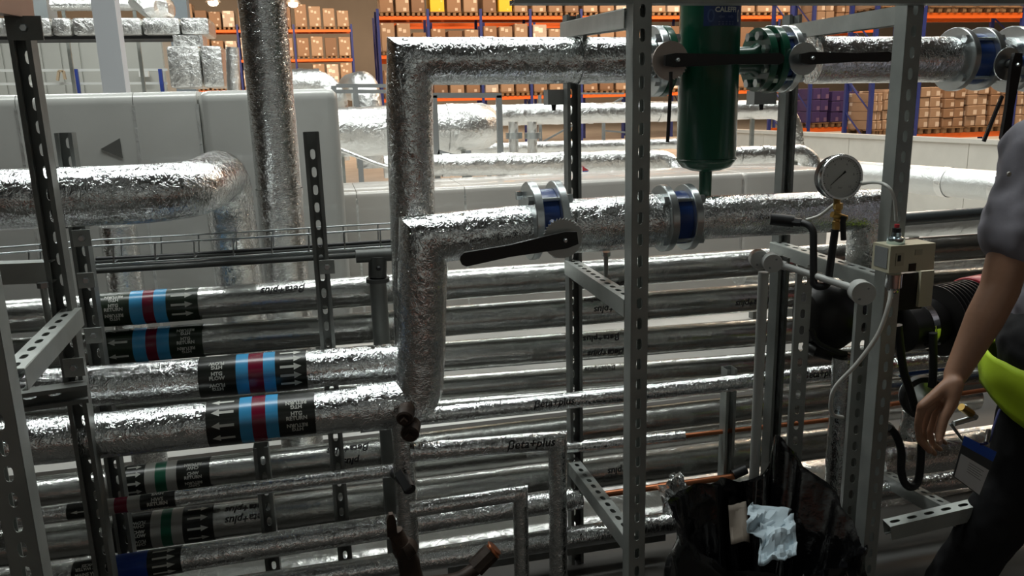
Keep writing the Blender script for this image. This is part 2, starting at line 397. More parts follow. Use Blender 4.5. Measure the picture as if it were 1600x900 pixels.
stamp(tL, aL, 545, 50, 0.034, flip=True); stamp(tL, aL, 548, 0, 0.034, flip=True, s='plus'); stamp(tL, aL, 683, 30, 0.03)
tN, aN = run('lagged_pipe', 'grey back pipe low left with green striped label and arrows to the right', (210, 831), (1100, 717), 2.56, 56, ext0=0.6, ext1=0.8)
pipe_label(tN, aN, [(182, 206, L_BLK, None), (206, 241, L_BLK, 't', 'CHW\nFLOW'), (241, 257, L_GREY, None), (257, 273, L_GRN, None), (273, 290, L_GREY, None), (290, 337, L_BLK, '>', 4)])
stamp(tN, aN, 390, 60, 0.034, flip=True); stamp(tN, aN, 390, 25, 0.034, flip=True); stamp(tN, aN, 970, 25, 0.034, flip=True)
SB = 'plain lagged pipes of the second row behind the stack'
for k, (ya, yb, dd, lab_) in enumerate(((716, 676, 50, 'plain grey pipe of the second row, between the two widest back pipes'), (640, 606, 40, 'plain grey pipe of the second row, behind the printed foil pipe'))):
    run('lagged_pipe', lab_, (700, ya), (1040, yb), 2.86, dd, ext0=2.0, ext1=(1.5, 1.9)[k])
# middle and front runs
tC2, aC2 = run('lagged_pipe', 'fat bright foil pipe with heating flow label and arrows to the right', (150, 603), (640, 564), 2.20, 64, FOIL, 0.02, ext0=0.6, ext1=0.03)
pipe_label(tC2, aC2, [(314, 372, L_BLK, 't', 'HTG\nFLOW'), (372, 391, L_BLUE, None), (391, 414, L_RED, None), (414, 432, L_BLUE, None), (432, 480, L_BLK, '>', 5)])
# chilled / domestic front pipes
tM, aM = run('lagged_pipe', 'thin foil pipe low left with white and crimson label reading HWS RETURN', (200, 788), (612, 735), 2.18, 23, FOIL, 0.02, ext0=0.5, ext1=0.03)
pipe_label(tM, aM, [(107, 150, L_BLK, '<', 1), (150, 181, L_GREY, None), (181, 201, L_RED, None), (201, 221, L_GREY, None), (221, 275, L_BLK, 't', 'HWS\nRETURN')])
tO, aO = run('lagged_pipe', 'foil pipe at the bottom left with blue mains water label', (285, 873), (640, 818), 2.16, 40, FOIL, 0.02, ext0=0.7, ext1=0.5)
pipe_label(tO, aO, [(118, 178, L_BLK, 't', 'MAINS WATER\nSERVICES'), (178, 234, L_NAVY, None), (234, 286, L_BLK, '>', 4)])
tPp, aPp = run('lagged_pipe', 'lowest foil pipe, below the bright gap along the bottom of the picture', (440, 908), (1030, 819), 2.14, 36, FOIL, 0.02, ext0=0.5, ext1=1.4)
tPe, aPe = run('lagged_pipe', 'thin printed foil pipe in front of the slotted posts, reaching the right side', (700, 646), (1290, 583), 2.24, 27, FOIL, 0.02, ext0=0.1, ext1=1.0)
stamp(tPe, aPe, 862, 18, 0.032); stamp(tPe, aPe, 1275, 20, 0.032)
tPi, aPi = run('lagged_pipe', 'thin foil pipe ending where the upper bare copper pipe comes out', (892, 699), (1068, 681), 2.36, 18, FOIL, 0.03, ext0=0.15)
m = MB(); m.tube([aPi.q, P(1330, 652, 2.36)], 0.008, 12); m.build('bare_pipe', COPPER, tPi)['label'] = 'bare copper end'
tPj = thing('copper_pipe', 'lower bare copper pipe with a soldered tee beside the black bag', 'pipe', P(930, 774, 2.3))
m = MB(); m.tube([P(930, 774, 2.3), P(1150, 744, 2.3)], 0.011, 14); m.build('tube', COPPER, tPj)
m = MB(); m.tube([P(1030, 761, 2.3), P(1062, 757, 2.3)], 0.0145, 14); m.tube([P(1045, 759, 2.3), P(1048, 775, 2.28)], 0.012, 14); m.build('tee', COPPER, tPj)
m = MB(); m.tube([P(1145, 742, 2.3), P(1165, 733, 2.3)], 0.018, 10); m.build('coupling', BLACK, tPj)
tSt, aSt = run('lagged_pipe', 'short foil stub with a taped end below the lower strut arm', (885, 783), (908, 780), 2.2, 30, FOIL, 0.05, ext0=0.25)
# right side pipes beyond the pump
tR1, aR1 = run('lagged_pipe', 'blue tinted foil pipe behind the bare forearm', (1400, 575), (1600, 543), 2.5, 24, FOIL, 0.02, ext1=0.5)
m = MB(); m.tube([aR1.p+Vector((0.02, -0.002, -0.012)), aR1.q+Vector((0, -0.002, -0.012))], aR1.r*0.93, 20); m.build('blue_sleeve', M('blue_film', (0.02, 0.09, 0.33), 0.3, 0.6), tR1)
tR2 = thing('copper_pipe', 'reddish copper pipe running behind the hand', 'pipe', P(1390, 632, 2.45))
m = MB(); m.tube([P(1390, 632, 2.45), P(1600, 600, 2.45)], 0.009, 12); m.build('tube', COPPER, tR2)
tR3, aR3 = run('lagged_pipe', 'wide shiny foil pipe seen through the black hose loop', (1400, 722), (1620, 690), 2.5, 62, FOIL, 0.03, ext0=0.1, ext1=0.5)
tR5, aR5 = run('lagged_pipe', 'low crumpled foil pipe behind the bottom strut corner', (1390, 800), (1620, 770), 2.45, 50, FOIL, 0.05, ext0=0.1, ext1=0.5)
tR4 = thing('steel_pipe', 'bare dark steel pipe passing behind the right post', 'pipe', P(1330, 360, 2.7))
m = MB(); m.tube([P(1330, 350, 2.7), P(1700, 320, 2.7)], PX(10, 1430, 335, 2.7), 20); m.build('tube', M('grey_steel', (0.12, 0.135, 0.14), 0.4, 0.7), tR4)
tR6, aR6 = run('lagged_pipe', 'bright foil pipe with faint printed diamonds left of the grey sleeve', (1440, 400), (1640, 386), 3.0, 52, FOIL, 0.02, ext0=0.9, ext1=0.8)

# --- upper main (left part): riser and top horizontal with mitred corner
Y1 = 2.22; r1 = PX(36, 640, 200, Y1)
c0 = P(641, 96, Y1)
t1 = thing('lagged_riser_pipe', 'tall foil riser turning with a mitred corner into the upper main', 'pipe', P(652, 560, Y1))
low = P(652, 575, Y1)
m = MB(); m.tube([low, P(640, 190, Y1), c0, P(1015, 94, Y1)], r1, 30, step=0.022, rfun=dent(0.02, 8, 3)); m.build('lagging', FOIL, t1, smooth=50)
m = MB(); m.tube([P(640, 192, Y1), P(640, 187, Y1)], r1*1.03, 30, caps=False); m.build('tape_joint', FOILV, t1)
for xx in (760, 912):
    m = MB(); q = P(xx, 95, Y1); m.tube([q-VX*0.02, q+VX*0.02], r1*1.025, 30, caps=False, rfun=dent(0.03, 20, 5)); m.build('tape_joint', FOIL, t1)
# --- lower main: pipe with mitred corner, riser going down
Y2 = 2.06; r2 = PX(38, 660, 500, Y2)
cA = P(662, 374, Y2); cB = P(662, 620, Y2)
t2 = thing('lagged_riser_pipe', 'nearer foil riser dropping from the lower main to the heating return pipe', 'pipe', P(662, 660, Y2))
pD0 = P(150, 680, Y2); pD1 = P(600, 634, Y2); dD = (pD1-pD0).normalized(); cornerD = P(655, 628, Y2)
m = MB(); m.tube([P(828, 357, Y2), cA, P(658, 560, Y2)], r2, 30, step=0.022, rfun=dent(0.022, 8, 9)); m.build('lagging', FOIL, t2, smooth=50)
m = MB(); m.tube(fillet([P(658, 558, Y2), cornerD+Vector((0, 0, 0.0)), P(560, 639, Y2)], 0.09, 10), r2*1.0, 30, step=0.022, rfun=dent(0.02, 8, 21)); m.build('elbow_lagging', FOILV, t2, smooth=50)
aD2 = Axis(pD0, pD1, PX(35, 330, 667, Y2), 150, 600, Y2)
tD2 = thing('lagged_pipe', 'fat foil pipe with left-pointing heating return arrows, below the heating flow pipe', 'pipe', pD0-dD*0.6)
m = MB(); m.tube([pD0-dD*0.6, P(561, 639, Y2)], aD2.r, 30, step=0.022, rfun=dent(0.02, 8, 13)); m.build('lagging', FOIL, tD2, smooth=50)
pipe_label(tD2, aD2, [(327, 378, L_BLK, '<', 4), (378, 397, L_BLUE, None), (397, 418, L_RED, None), (418, 437, L_BLUE, None), (437, 493, L_BLK, 't', HTGT)])
# lower main, sections between valves
def section(name, label, a, b, Y, dia, mat=FOIL, amp=0.02, cat='pipe'):
    p = P(*a, Y); q = P(*b, Y); r = PX(dia/2, (a[0]+b[0])/2, (a[1]+b[1])/2, Y)
    t = thing(name, label, cat, p); m = MB(); m.tube([p, q], r, 28, step=0.022, rfun=dent(amp, 8, random.random()*40)); m.build('lagging', mat, t, smooth=50); return t, r
section('lagged_pipe', 'foil section of the lower main between its two blue valves', (880, 354), (1030, 344), Y2, 84)
tLM = thing('lagged_pipe', 'foil section of the lower main behind the pressure gauge, bending down at its end', 'pipe', P(1088, 341, Y2))
m = MB(); m.tube([P(1086, 341, Y2), P(1360, 328, Y2), P(1352, 440, Y2)], PX(33, 1200, 335, Y2), 28, step=0.022, rfun=dent(0.025, 8, 31)); m.build('lagging', FOIL, tLM, smooth=50)
m = MB(); m.tube([P(1352, 405, Y2), P(1349, 452, Y2)], PX(29, 1300, 405, Y2), 20, rfun=dent(0.02, 9)); m.build('collar', FOILV, tLM)
# upper main right sections
section('lagged_pipe', 'foil section of the upper main between the right post valves', (1266, 94), (1482, 93), Y1, 70)
section('lagged_pipe', 'foil section of the upper main at the right edge', (1548, 93), (1680, 92), Y1, 66)

# ------------------------------------------------------------------ valves
def circle(r, n, teeth=None):
    out = []
    for i in range(n):
        a = 2*PI*i/n; rr = r
        if teeth and teeth[0] <= math.degrees(a) <= teeth[1]: rr = r*(1.0 if i % 2 else 0.90)
        out.append((rr*math.cos(a), rr*math.sin(a)))
    return out
def flange(parent, name, c, R, th, mat, bolt_mat=ZINC, nb=8, hole=None):
    m = MB(); m.lathe(c-VX*th/2, VX, [(0, R*0.98), (0.002, R), (th-0.002, R), (th, R*0.98)], 40); f = m.build(name, mat, parent)
    return f
def bolts(parent, c0, c1, R, n, r=0.008):
    for i in range(n):
        a = 2*PI*(i+0.5)/n; off = Vector((0, math.cos(a)*R, math.sin(a)*R))
        m = MB(); m.tube([c0+off, c1+off], r*0.7, 8)
        for e, s_ in ((c0, -1), (c1, 1)):
            m.lathe(e+off+VX*(0 if s_ > 0 else -0.014), VX, [(0, r*1.7), (0.014, r*1.7)], 6)
        m.build('bolt', ZINC, parent)
def valve(label, xa, xb, yc, Y, dia, lever=None, plate=None, mats=(ZINC, ZINC), lev_w=0.024, plate_mat=ZINC, teeth=(0, 140), cat='valve', name='butterfly_valve'):
    ca = P(xa, yc, Y); cb = P(xb, yc, Y); cb = Vector((cb.x, Y, ca.z)); R = PX(dia/2, xa, yc, Y)
    t = thing(name, label, cat, (ca+cb)/2-VZ*R)
    flange(t, 'flange', ca, R, 0.022, mats[0]); flange(t, 'flange', cb, R, 0.022, mats[1])
    m = MB(); m.lathe(ca+VX*0.009, VX, [(0, R*0.70), (0.003, R*0.80), ((cb.x-ca.x)-0.021, R*0.80), ((cb.x-ca.x)-0.018, R*0.70)], 36); m.build('valve_body', BLUEV, t)
    bolts(t, ca-VX*0.011, cb+VX*0.011, R*0.84, 4, 0.0075)
    mid = (ca+cb)/2
    if plate:
        pc = P(plate[0], plate[1], Y-R-0.02); pr = PX(plate[2], plate[0], plate[1], Y-R-0.02)
        m = MB(); m.tube([Vector((mid.x, Y-R*0.7, mid.z)), Vector((pc.x, Y-R-0.015, pc.z))], 0.016, 14); m.build('neck', BLUEV, t)
        m = MB(); m.prism(circle(pr, 72, teeth), pc, VX, VZ, Vector((0, 0.004, 0))); pl = m.build('notch_plate', plate_mat, t, smooth=30)
        m = MB(); m.lathe(pc-VY*0.028, VY, [(0, 0.006), (0.004, 0.012), (0.03, 0.012)], 14); m.build('spindle', DARKZ, t)
        if lever:
            a = pc-VY*0.022; b = P(lever[0], lever[1], pc.y-0.022); d = (b-a).normalized(); up = d.cross(VY)
            L_ = (b-a).length; w0, w1 = lev_w*.95, lev_w*1.18
            poly = [(-0.03, -w0*0.55), (0.0, -w0*0.75), (0.05, -w0*0.68), (L_*.55, -w0*0.52), (L_-0.013, -w1*0.5), (L_-0.003, -w1*0.32), (L_, 0), (L_-0.003, w1*0.32), (L_-0.013, w1*0.5), (L_*.55, w0*0.52), (0.05, w0*0.68), (0.0, w0*0.75), (-0.03, w0*0.55)]
            m = MB(); m.prism(poly, a, d, up, -VY*0.012); m.build('lever', BLACKP, t, smooth=30)
            m = MB(); m.lathe(a+d*0.004-VY*0.020, VY, [(0, 0.004), (0.003, 0.006), (0.01, 0.006)], 6); m.build('lever_screw', ZINC, t)
    return t
valve('blue butterfly valve on the lower main with a toothed plate and black lever pointing left', 830, 869, 345, Y2, 122, lever=(718, 406), plate=(879, 372, 32), plate_mat=M('plate_zinc', (.52, .52, .50), .38, .5), teeth=(40, 175), lev_w=0.030)
valve('blue check valve on the lower main just right of the tall slotted post', 1036, 1072, 341, Y2, 104, name='check_valve')
tVa = valve('blue valve partly hidden by the tall post, its black lever lying across the green vessel', 1022, 1034, 96, Y1, 108, lever=(1222, 92), plate=(1048, 95, 30), mats=(ZINC, GREENV), plate_mat=M('tan_zinc', (0.45, 0.38, 0.34), 0.45, 0.7), teeth=(270, 345), lev_w=0.026)
m = MB(); m.tube([P(1048, 112, 1.985), P(1048, 135, 1.985), P(1043, 222, 1.985)], 0.005, 8); m.build('trip_rod', BLACKP, tVa)
valve('blue valve right of the green vessel with black lever reaching to the right post', 1203, 1226, 93, Y1, 102, lever=(1391, 89), plate=(1256, 92, 25), mats=(GREENV, ZINC), lev_w=0.024, teeth=(400, 500))
valve('blue check valve with steel flanges on the upper main near the right edge', 1492, 1530, 93, Y1, 96, name='check_valve')
tV = valve('right edge valve whose black lever hangs straight down', 1580, 1612, 93, Y1, 100, lever=(1566, 222), plate=(1575, 100, 25), lev_w=0.026, teeth=(400, 500))
m = MB(); m.bar(P(1566, 150, 1.98), P(1537, 221, 1.98), 0.006, 0.010); m.build('trip_rod', BLACKP, tV)

# ------------------------------------------------------------------ green vessel
gR = PX(46, 1103, 150, Y1)
gc = P(1103, 250, Y1); gtop = P(1103, -60, Y1).z; gb = P(1103, 268, Y1).z
tG = thing('air_separator', 'tall dark green vessel with blue label hanging in the upper main', 'vessel', (gc.x, Y1, gb))
h = gtop-gb
m = MB(); m.lathe((gc.x, Y1, gb), VZ, [(0, 0.015), (0.004, gR*0.5), (0.014, gR*0.82), (0.03, gR*0.97), (0.034, gR), (h-0.04, gR), (h-0.02, gR*0.8), (h, 0.02)], 48); vb = m.build('vessel_body', GREENV, tG)
m = MB(); m.lathe((gc.x, Y1, gb+0.036), VZ, [(0, gR+0.001), (0.002, gR+0.003), (0.004, gR+0.001)], 48); m.build('weld_seam', GREENV, tG)
m = MB(); m.tube([(gc.x, Y1, gb+0.012), (gc.x, Y1, P(1095, 306, Y1).z)], PX(10, 1095, 280, Y1), 20); m.build('drain_pipe', GREENV, tG)
cz = P(1103, 95, Y1).z
for s_, nm in ((-1, 'nozzle'), (1, 'nozzle')):
    m = MB(); x0 = gc.x+s_*gR*0.8; x1 = P(1022 if s_ < 0 else 1186, 95, Y1).x
    m.lathe((x0, Y1, cz), VX*s_, [(0, 0.038), (abs(x1-x0)-0.03, 0.038), (abs(x1-x0)-0.01, 0.05)], 28); m.build(nm, GREENV, tG)
xf = P(1186, 95, Y1).x
m = MB(); m.lathe((xf-0.012, Y1, cz), VX, [(0, PX(48, 1186, 95, Y1)), (0.022, PX(48, 1186, 95, Y1))], 40); fo = m.build('flange', GREENV, tG)
for i in range(8):
    a = 2*PI*(i+.5)/8; m = MB(); m.lathe((xf-0.026, Y1+math.cos(a)*PX(38, 1186, 95, Y1), cz+math.sin(a)*PX(38, 1186, 95, Y1)), VX, [(0, 0.013), (0.014, 0.013)], 6); m.build('nut', ZINC, fo)
# curved blue label on the vessel, facing the viewer
lab = MB(); th0, th1 = math.radians(-38), math.radians(46)
zt, zb = P(1120, -14, Y1-gR).z, P(1120, 40, Y1-gR).z
def vp(th, z, R): return Vector((gc.x+math.sin(th)*R, Y1-math.cos(th)*R, z))
n = 12; vs = []; fs = []
for i in range(n+1):
    th = th0+(th1-th0)*i/n; vs += [vp(th, zb, gR+0.001), vp(th, zt, gR+0.001)]
fs = [(2*i, 2*i+2, 2*i+3, 2*i+1) for i in range(n)]
lo_ = lab.add(vs, fs).build('blue_label', LBLUEP, tG, fix=False)
def vlab(mb, s, size, thc, z, **kw):
    v_, f_ = text2d(s, size, **kw); mb.add([vp(thc+x/gR, z+y, gR+0.002) for x, y in v_], f_); return mb
vlab(MB(), 'CALEFFI', 0.019, math.radians(4), P(1126, 15, Y1-gR).z, bold=0.0006).build('lettering', L_TXT, lo_, fix=False)
m = MB(); z0 = P(1126, 26, Y1-gR).z
dbl = [(-.5, 0), (-.3, .22), (-.3, .1), (.3, .1), (.3, .22), (.5, 0), (.3, -.22), (.3, -.1), (-.3, -.1), (-.3, -.22)]
m.add([vp(math.radians(4)+x*0.05/gR, z0+y*0.026, gR+0.002) for x, y in dbl], [(0, 1, 2, 8, 9), (2, 3, 7, 8), (3, 4, 5, 6, 7)])
m.build('flow_arrow', M('faint_label_blue', (0.05, 0.08, 0.2), 0.4), lo_, fix=False)
m = MB()
for k in range(2):
    for j in range(5): 
        zz = P(1126, 35+k*3.5, Y1-gR).z; a0 = math.radians(-12+j*7)
        m.add([vp(a0, zz, gR+0.002), vp(a0+0.07, zz, gR+0.002), vp(a0+0.07, zz+0.003, gR+0.002), vp(a0, zz+0.003, gR+0.002)], [(0, 1, 2, 3)])
m.build('small_print', M('faint_print', (0.10, 0.13, 0.25), 0.5), lo_, fix=False)
def ring_mark(tc_, zc, w_, h_, mat, nm):
    m = MB(); N_ = 24; v_ = []
    for i in range(N_):
        a = 2*PI*i/N_
        for k in (1.0, 0.72): v_.append(vp(tc_+k*w_*math.cos(a)/gR*(1 if k == 1 else 0.8), zc+h_*math.sin(a)*k, gR+0.002))
    m.add(v_, [(2*i, (2*i+2) % (2*N_), (2*i+3) % (2*N_), 2*i+1) for i in range(N_)]); m.build(nm, mat, lo_, fix=False)
ring_mark(math.radians(33), P(1147, 24, Y1-gR).z, 0.005, 0.017, L_TXT, 'ring_mark')
ring_mark(math.radians(-25), P(1102, 24, Y1-gR).z, 0.010, 0.018, M('faint_ring', (0.05, 0.09, 0.22), 0.5), 'ring_mark')

# ------------------------------------------------------------------ slotted strut
def strut_mesh(p0, p1, n, w=0.041, h=0.041, pitch=0.05, slot=(0.028, 0.0135), lips=True, phase=0.0):
    p0 = Vector(p0); p1 = Vector(p1); a = (p1-p0).normalized(); n = Vector(n); n = (n-a*n.dot(a)).normalized(); s = a.cross(n); L = (p1-p0).length
    m = MB()
    def q(u, v, d=0): return p0+a*u+s*v-n*d
    outer = [(-1, -1), (-.4, -1), (.4, -1), (1, -1), (1, -.45), (1, .45), (1, 1), (.4, 1), (-.4, 1), (-1, 1), (-1, .45), (-1, -.45)]
    sl, sw = slot[0]/2, slot[1]/2
    inner = []
    for v, u in outer:
        k = {(-1, -1): (-.72, -1+.14), (1, -1): (.72, -.86), (1, 1): (.72, .86), (-1, 1): (-.72, .86)}.get((v, u), (v if abs(v) == 1 else v*0.6, u if abs(u) == 1 else u))
        inner.append((k[0]*sw, k[1]*sl))
    u = phase
    if phase > 0.001: m.add([q(0, -w/2), q(0, w/2), q(phase, w/2), q(phase, -w/2)], [(0, 1, 2, 3)])
    while u+pitch <= L+1e-6:
        uc = u+pitch/2; vs = [q(uc+o[1]*pitch/2, o[0]*w/2) for o in outer]+[q(uc+i[1], i[0]) for i in inner]
        m.add(vs, [(i, (i+1) % 12, 12+(i+1) % 12, 12+i) for i in range(12)]); u += pitch
    if L-u > 1e-4: m.add([q(u, -w/2), q(u, w/2), q(L, w/2), q(L, -w/2)], [(0, 1, 2, 3)])
    lp = 0.009
    for sg in (-1, 1):
        m.add([q(0, sg*w/2), q(L, sg*w/2), q(L, sg*w/2, h), q(0, sg*w/2, h)], [(0, 1, 2, 3)])
        if lips: m.add([q(0, sg*w/2, h), q(L, sg*w/2, h), q(L, sg*(w/2-lp), h), q(0, sg*(w/2-lp), h)], [(0, 1, 2, 3)])
    return m
def strut(name, label, p0, p1, n, mat=GALV, cat='strut', group=None, **kw):
    o = strut_mesh(p0, p1, n, **kw).build(name, mat, None, label, cat, p0, group, merge=True, smooth=0)
    md = o.modifiers.new('thickness', 'SOLIDIFY'); md.thickness = 0.0025; md.offset = -1 if False else 0
    return o
def post(name, label, xa, ya, xb, yb, Y, n=(0, -1, 0), mat=GALV, z0=None, z1=None, w=0.041, **kw):
    """upright at the place where pixel (xa,ya) / (xb,yb) meet depth Y; exactly vertical"""
    a = P(xa, ya, Y); b = P(xb, yb, Y); x = (a.x+b.x)/2
    return strut(name, label, (x, Y, b.z if z0 is None else z0), (x, Y, a.z if z1 is None else z1), n, mat, 'post', w=w, **kw)
FR, BK_ = (0, -1, 0), (0, 1, 0)
post('strut_post', 'tall slotted front post in the middle of the picture', 1000, 0, 998, 900, 1.70, FR, z0=0, z1=2.35, phase=0.012)
post('strut_post', 'right slotted post just in front of the cream switch box', 1414, 100, 1366, 880, 1.74, FR, z0=0, z1=2.35, w=0.044, phase=0.02)
post('strut_post', 'near left post with plain grey face at the bottom left edge', 0, 600, 32, 900, 1.50, FR, z0=0, z1=1.30, w=0.052, slot=(0.03, 0.015))
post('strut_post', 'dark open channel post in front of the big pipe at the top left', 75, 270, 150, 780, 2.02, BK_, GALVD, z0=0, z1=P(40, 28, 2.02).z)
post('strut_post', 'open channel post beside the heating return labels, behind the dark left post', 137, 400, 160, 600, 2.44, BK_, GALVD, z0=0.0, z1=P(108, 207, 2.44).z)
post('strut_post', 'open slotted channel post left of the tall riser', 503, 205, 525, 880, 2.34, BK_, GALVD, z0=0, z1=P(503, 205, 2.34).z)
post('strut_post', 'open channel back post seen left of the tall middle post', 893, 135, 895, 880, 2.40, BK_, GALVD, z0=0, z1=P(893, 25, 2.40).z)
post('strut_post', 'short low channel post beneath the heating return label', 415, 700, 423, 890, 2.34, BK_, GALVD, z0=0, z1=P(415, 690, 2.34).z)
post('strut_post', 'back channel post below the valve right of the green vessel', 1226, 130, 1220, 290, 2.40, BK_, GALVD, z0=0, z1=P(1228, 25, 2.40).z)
post('strut_post', 'slotted post left of the black pump', 1256, 440, 1242, 720, 2.02, (-0.5, -1, 0), z0=0, z1=P(1256, 418, 2.02).z)
post('strut_post', 'slotted post between the white junction box and the right post', 1356, 480, 1326, 780, 1.84, (-0.5, -1, 0), z0=0, z1=P(1356, 470, 1.84).z)
post('strut_post', 'grey stub post behind the upper copper pipe', 1132, 575, 1132, 735, 2.38, BK_, GALV, z0=0.0, z1=P(1132, 572, 2.38).z, w=0.036)
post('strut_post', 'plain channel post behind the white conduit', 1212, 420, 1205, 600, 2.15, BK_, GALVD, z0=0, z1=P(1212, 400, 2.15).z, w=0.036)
# arms
def arm(label, a, Ya, b, Yb, n=(0, 0, 1), name='slotted_strut', mat=GALV, drop=0.0, **kw):
    return strut(name, label, P(*a, Ya)-VZ*drop, P(*b, Yb)-VZ*drop, n, mat, 'strut', **kw)
arm('middle slotted arm from the back post to the tall post, under the lower main', (892, 407), 2.38, (988, 468), 1.74)
arm('lower slotted arm from the back post down to the tall post', (893, 716), 2.38, (988, 838), 1.74)
arm('upper arm over the upper main left of the tall post', (886, 36), 2.38, (990, 13), 1.74)
arm('upper arm from the back post to the right post', (1238, 40), 2.38, (1416, 10), 1.78)
arm('slotted arm under the gauge, rising from the right post to the back', (1212, 378), 2.38, (1385, 432), 1.80)
arm('bottom right slotted arm leading away from the right post', (1384, 738), 2.2, (1500, 800), 1.74)
arm('bottom right slotted front rail running to the black trousers', (1385, 818), 1.76, (1520, 786), 1.72)
arm('diagonal slotted arm between the near left post and the dark left post', (18, 578), 1.56, (112, 482), 2.0)
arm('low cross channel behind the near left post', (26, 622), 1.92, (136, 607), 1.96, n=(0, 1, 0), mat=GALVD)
strut('strut_beam', 'plain top beam joining the tall post to the right edge', P(1015, -11, 1.70)-VX*0.3, P(1640, -9, 1.70)+VX*0.2, (0, -1, 0), GALV, pitch=9)
strut('strut_beam', 'reddish lit beam at the top left corner', P(-60, -12, 1.8), P(52, 12, 2.02), (0, -1, 0), M('steel_salmon_reflection', (0.55, 0.40, 0.33), 0.4, 0.6), w=0.046, pitch=9)  # salmon reflection on the steel is put into its base colour
strut('strut_beam', 'channel at left carrying the wire basket tray, with a small hole', P(-60, 431, 1.98), P(80, 426, 1.98), (0, -1, 0), GALV, w=0.046, pitch=9)
strut('strut_beam', 'low flat rail beneath the lowest foil pipe', P(700, 890, 2.3), P(1040, 838, 2.3), (0, -1, 0), GALVD, w=0.03, pitch=9)
# joint plates with bolts
def plate(label, x, y, Y, w_, h_, mat=GALV):
    c = P(x, y, Y); t = thing('joint_plate', label, 'bracket', c)
    m = MB(); m.box(c, (w_, 0.005, h_)); m.build('plate', mat, t)
    m = MB(); m.lathe(c-VY*0.010, VY, [(0, 0.007), (0.004, 0.009), (0.008, 0.009)], 6); m.build('bolt', ZINC, t); return t
plate('square joint plate above the open channel post, under the big left pipe', 128, 372, 2.35, 0.045, 0.045)
plate('joint plate on the channel post between cable tray and heating labels', 135, 438, 2.35, 0.042, 0.042)
plate('joint plate beside the second heating return label', 147, 524, 2.35, 0.044, 0.044)
plate('joint plate on the dark left post below the diagonal arm', 116, 574, 1.95, 0.044, 0.044)
plate('small plate with a bolt low on the open post left of the riser', 511, 417, 2.28, 0.042, 0.040)
plate('dark corner plate at the head of the dark left post', 38, 44, 1.98, 0.07, 0.05, GALVD)
# threaded rods / hangers
def rod(label, a, b, Y, r=0.005, nut=None):
    p, q = P(*a, Y), P(*b, Y); q = Vector((p.x, p.y, q.z)); t = thing('threaded_rod', label, 'rod', q)
    m = MB(); m.tube([p, q], r, 10); m.build('shaft', GALV, t)
    m = MB(); m.lathe(p+VZ*(-0.004), VZ, [(0, 0.012), (0.012, 0.012)], 6); m.build('nut', ZINC, t); return t
rod('threaded rod below the basket tray channel at left', (67, 447), (70, 512), 1.96, 0.007)
rod('hanger bolt above the upper main left of the tall post', (914, 38), (914, 62), 2.2, 0.006)
rod('hanger bolt above the upper main near the right post', (1277, 40), (1277, 62), 2.2, 0.006)
rod('bolt standing on the middle arm under the lower main', (947, 398), (948, 432), 2.06, 0.006)

# ------------------------------------------------------------------ left big pipe, back vertical pipe, cable tray
YL = 2.28; rL = PX(46, 200, 310, YL)
tl = thing('lagged_pipe', 'big foil pipe at the left with a rounded elbow turning down', 'pipe', P(0, 312, YL))
e = P(308, 292, YL)
path = fillet([P(-120, 318, YL), P(300, 300, YL), Vector((P(322, 300, YL).x, YL+0.50, P(300, 290, YL).z)), Vector((P(322, 300, YL).x, YL+0.66, P(300, 300, YL).z-0.7))], 0.17, 9)
m = MB(); m.tube(path, rL, 30, step=0.03, rfun=dent(0.02, 7, 4)); m.build('lagging', FOIL, tl, smooth=50)
m = MB(); q = P(95, 309, YL); m.tube([q-VX*0.006, q+VX*0.006], rL*1.03, 28, caps=False); m.build('band_strap', BLACK, tl)
YV = 3.05
tv = thing('lagged_pipe', 'tall vertical foil pipe in front of the grey duct', 'pipe', P(440, 470, YV))
a, b = P(421, -20, YV), P(440, 470, YV); xm = (a.x+b.x)/2
m = MB(); m.tube([(xm, YV, b.z-0.6), (xm, YV, 2.9)], PX(35, 430, 200, YV), 30, step=0.03, rfun=dent(0.02, 7, 8)); m.build('lagging', FOILV, tv, smooth=50)
for yy in (118, 300):
    m = MB(); z = P(430, yy, YV).z; m.tube([(xm, YV, z-0.012), (xm, YV, z+0.012)], PX(35.8, 430, yy, YV), 30, caps=False); m.build('tape_joint', FOILV, tv)
# hidden-behind vertical foil pipes under the big left pipe
tv2, _ = None, None
tq = thing('lagged_pipe', 'pale vertical pipe under the big left pipe, behind the tray', 'pipe', P(200, 470, 3.2))
m = MB(); q0 = P(200, 470, 3.2); m.tube([(q0.x, 3.2, 0.0), (q0.x, 3.2, P(195, 352, 3.2).z)], PX(27, 200, 400, 3.2), 24, step=0.04, rfun=dent(0.03)); m.build('lagging', FOILV, tq)
# wire basket tray
YT = 2.52
tt = thing('wire_basket_tray', 'thin wire basket cable tray crossing behind the left posts', 'cable tray', P(140, 418, YT))
def tp(x, y): return P(x, y, YT)
topL, topR = tp(-40, 398), tp(640, 356)
top_line = [tp(-40, 400), tp(145, 385), tp(380, 372), tp(640, 356)]
m = MB(); m.tube(top_line, 0.0030, 8); m.build('top_wire', ZINC, tt)
m = MB(); m.tube([p+Vector((0, 0.10, 0.004)) for p in top_line], 0.0026, 8); m.build('top_wire', ZINC, tt)
m = MB(); m.tube([tp(140, 424), tp(380, 410), tp(640, 394)], 0.0085, 10); m.build('side_rail', DARKZ, tt)
m = MB(); m.tube([tp(150, 414), tp(380, 400), tp(640, 383)], 0.0030, 8); m.build('low_wire', ZINC, tt)
for i, x in enumerate((45, 177, 242, 303, 364, 424, 482, 538, 594)):
    yt = 385-(x-145)*0.057; m = MB(); m.tube([tp(x, yt), tp(x+1, yt+27), tp(x+1, yt+29)+Vector((0, 0.10, 0)), tp(x, yt)+Vector((0, 0.10, 0.004))], 0.0024, 6); m.build('cross_wire', ZINC, tt)
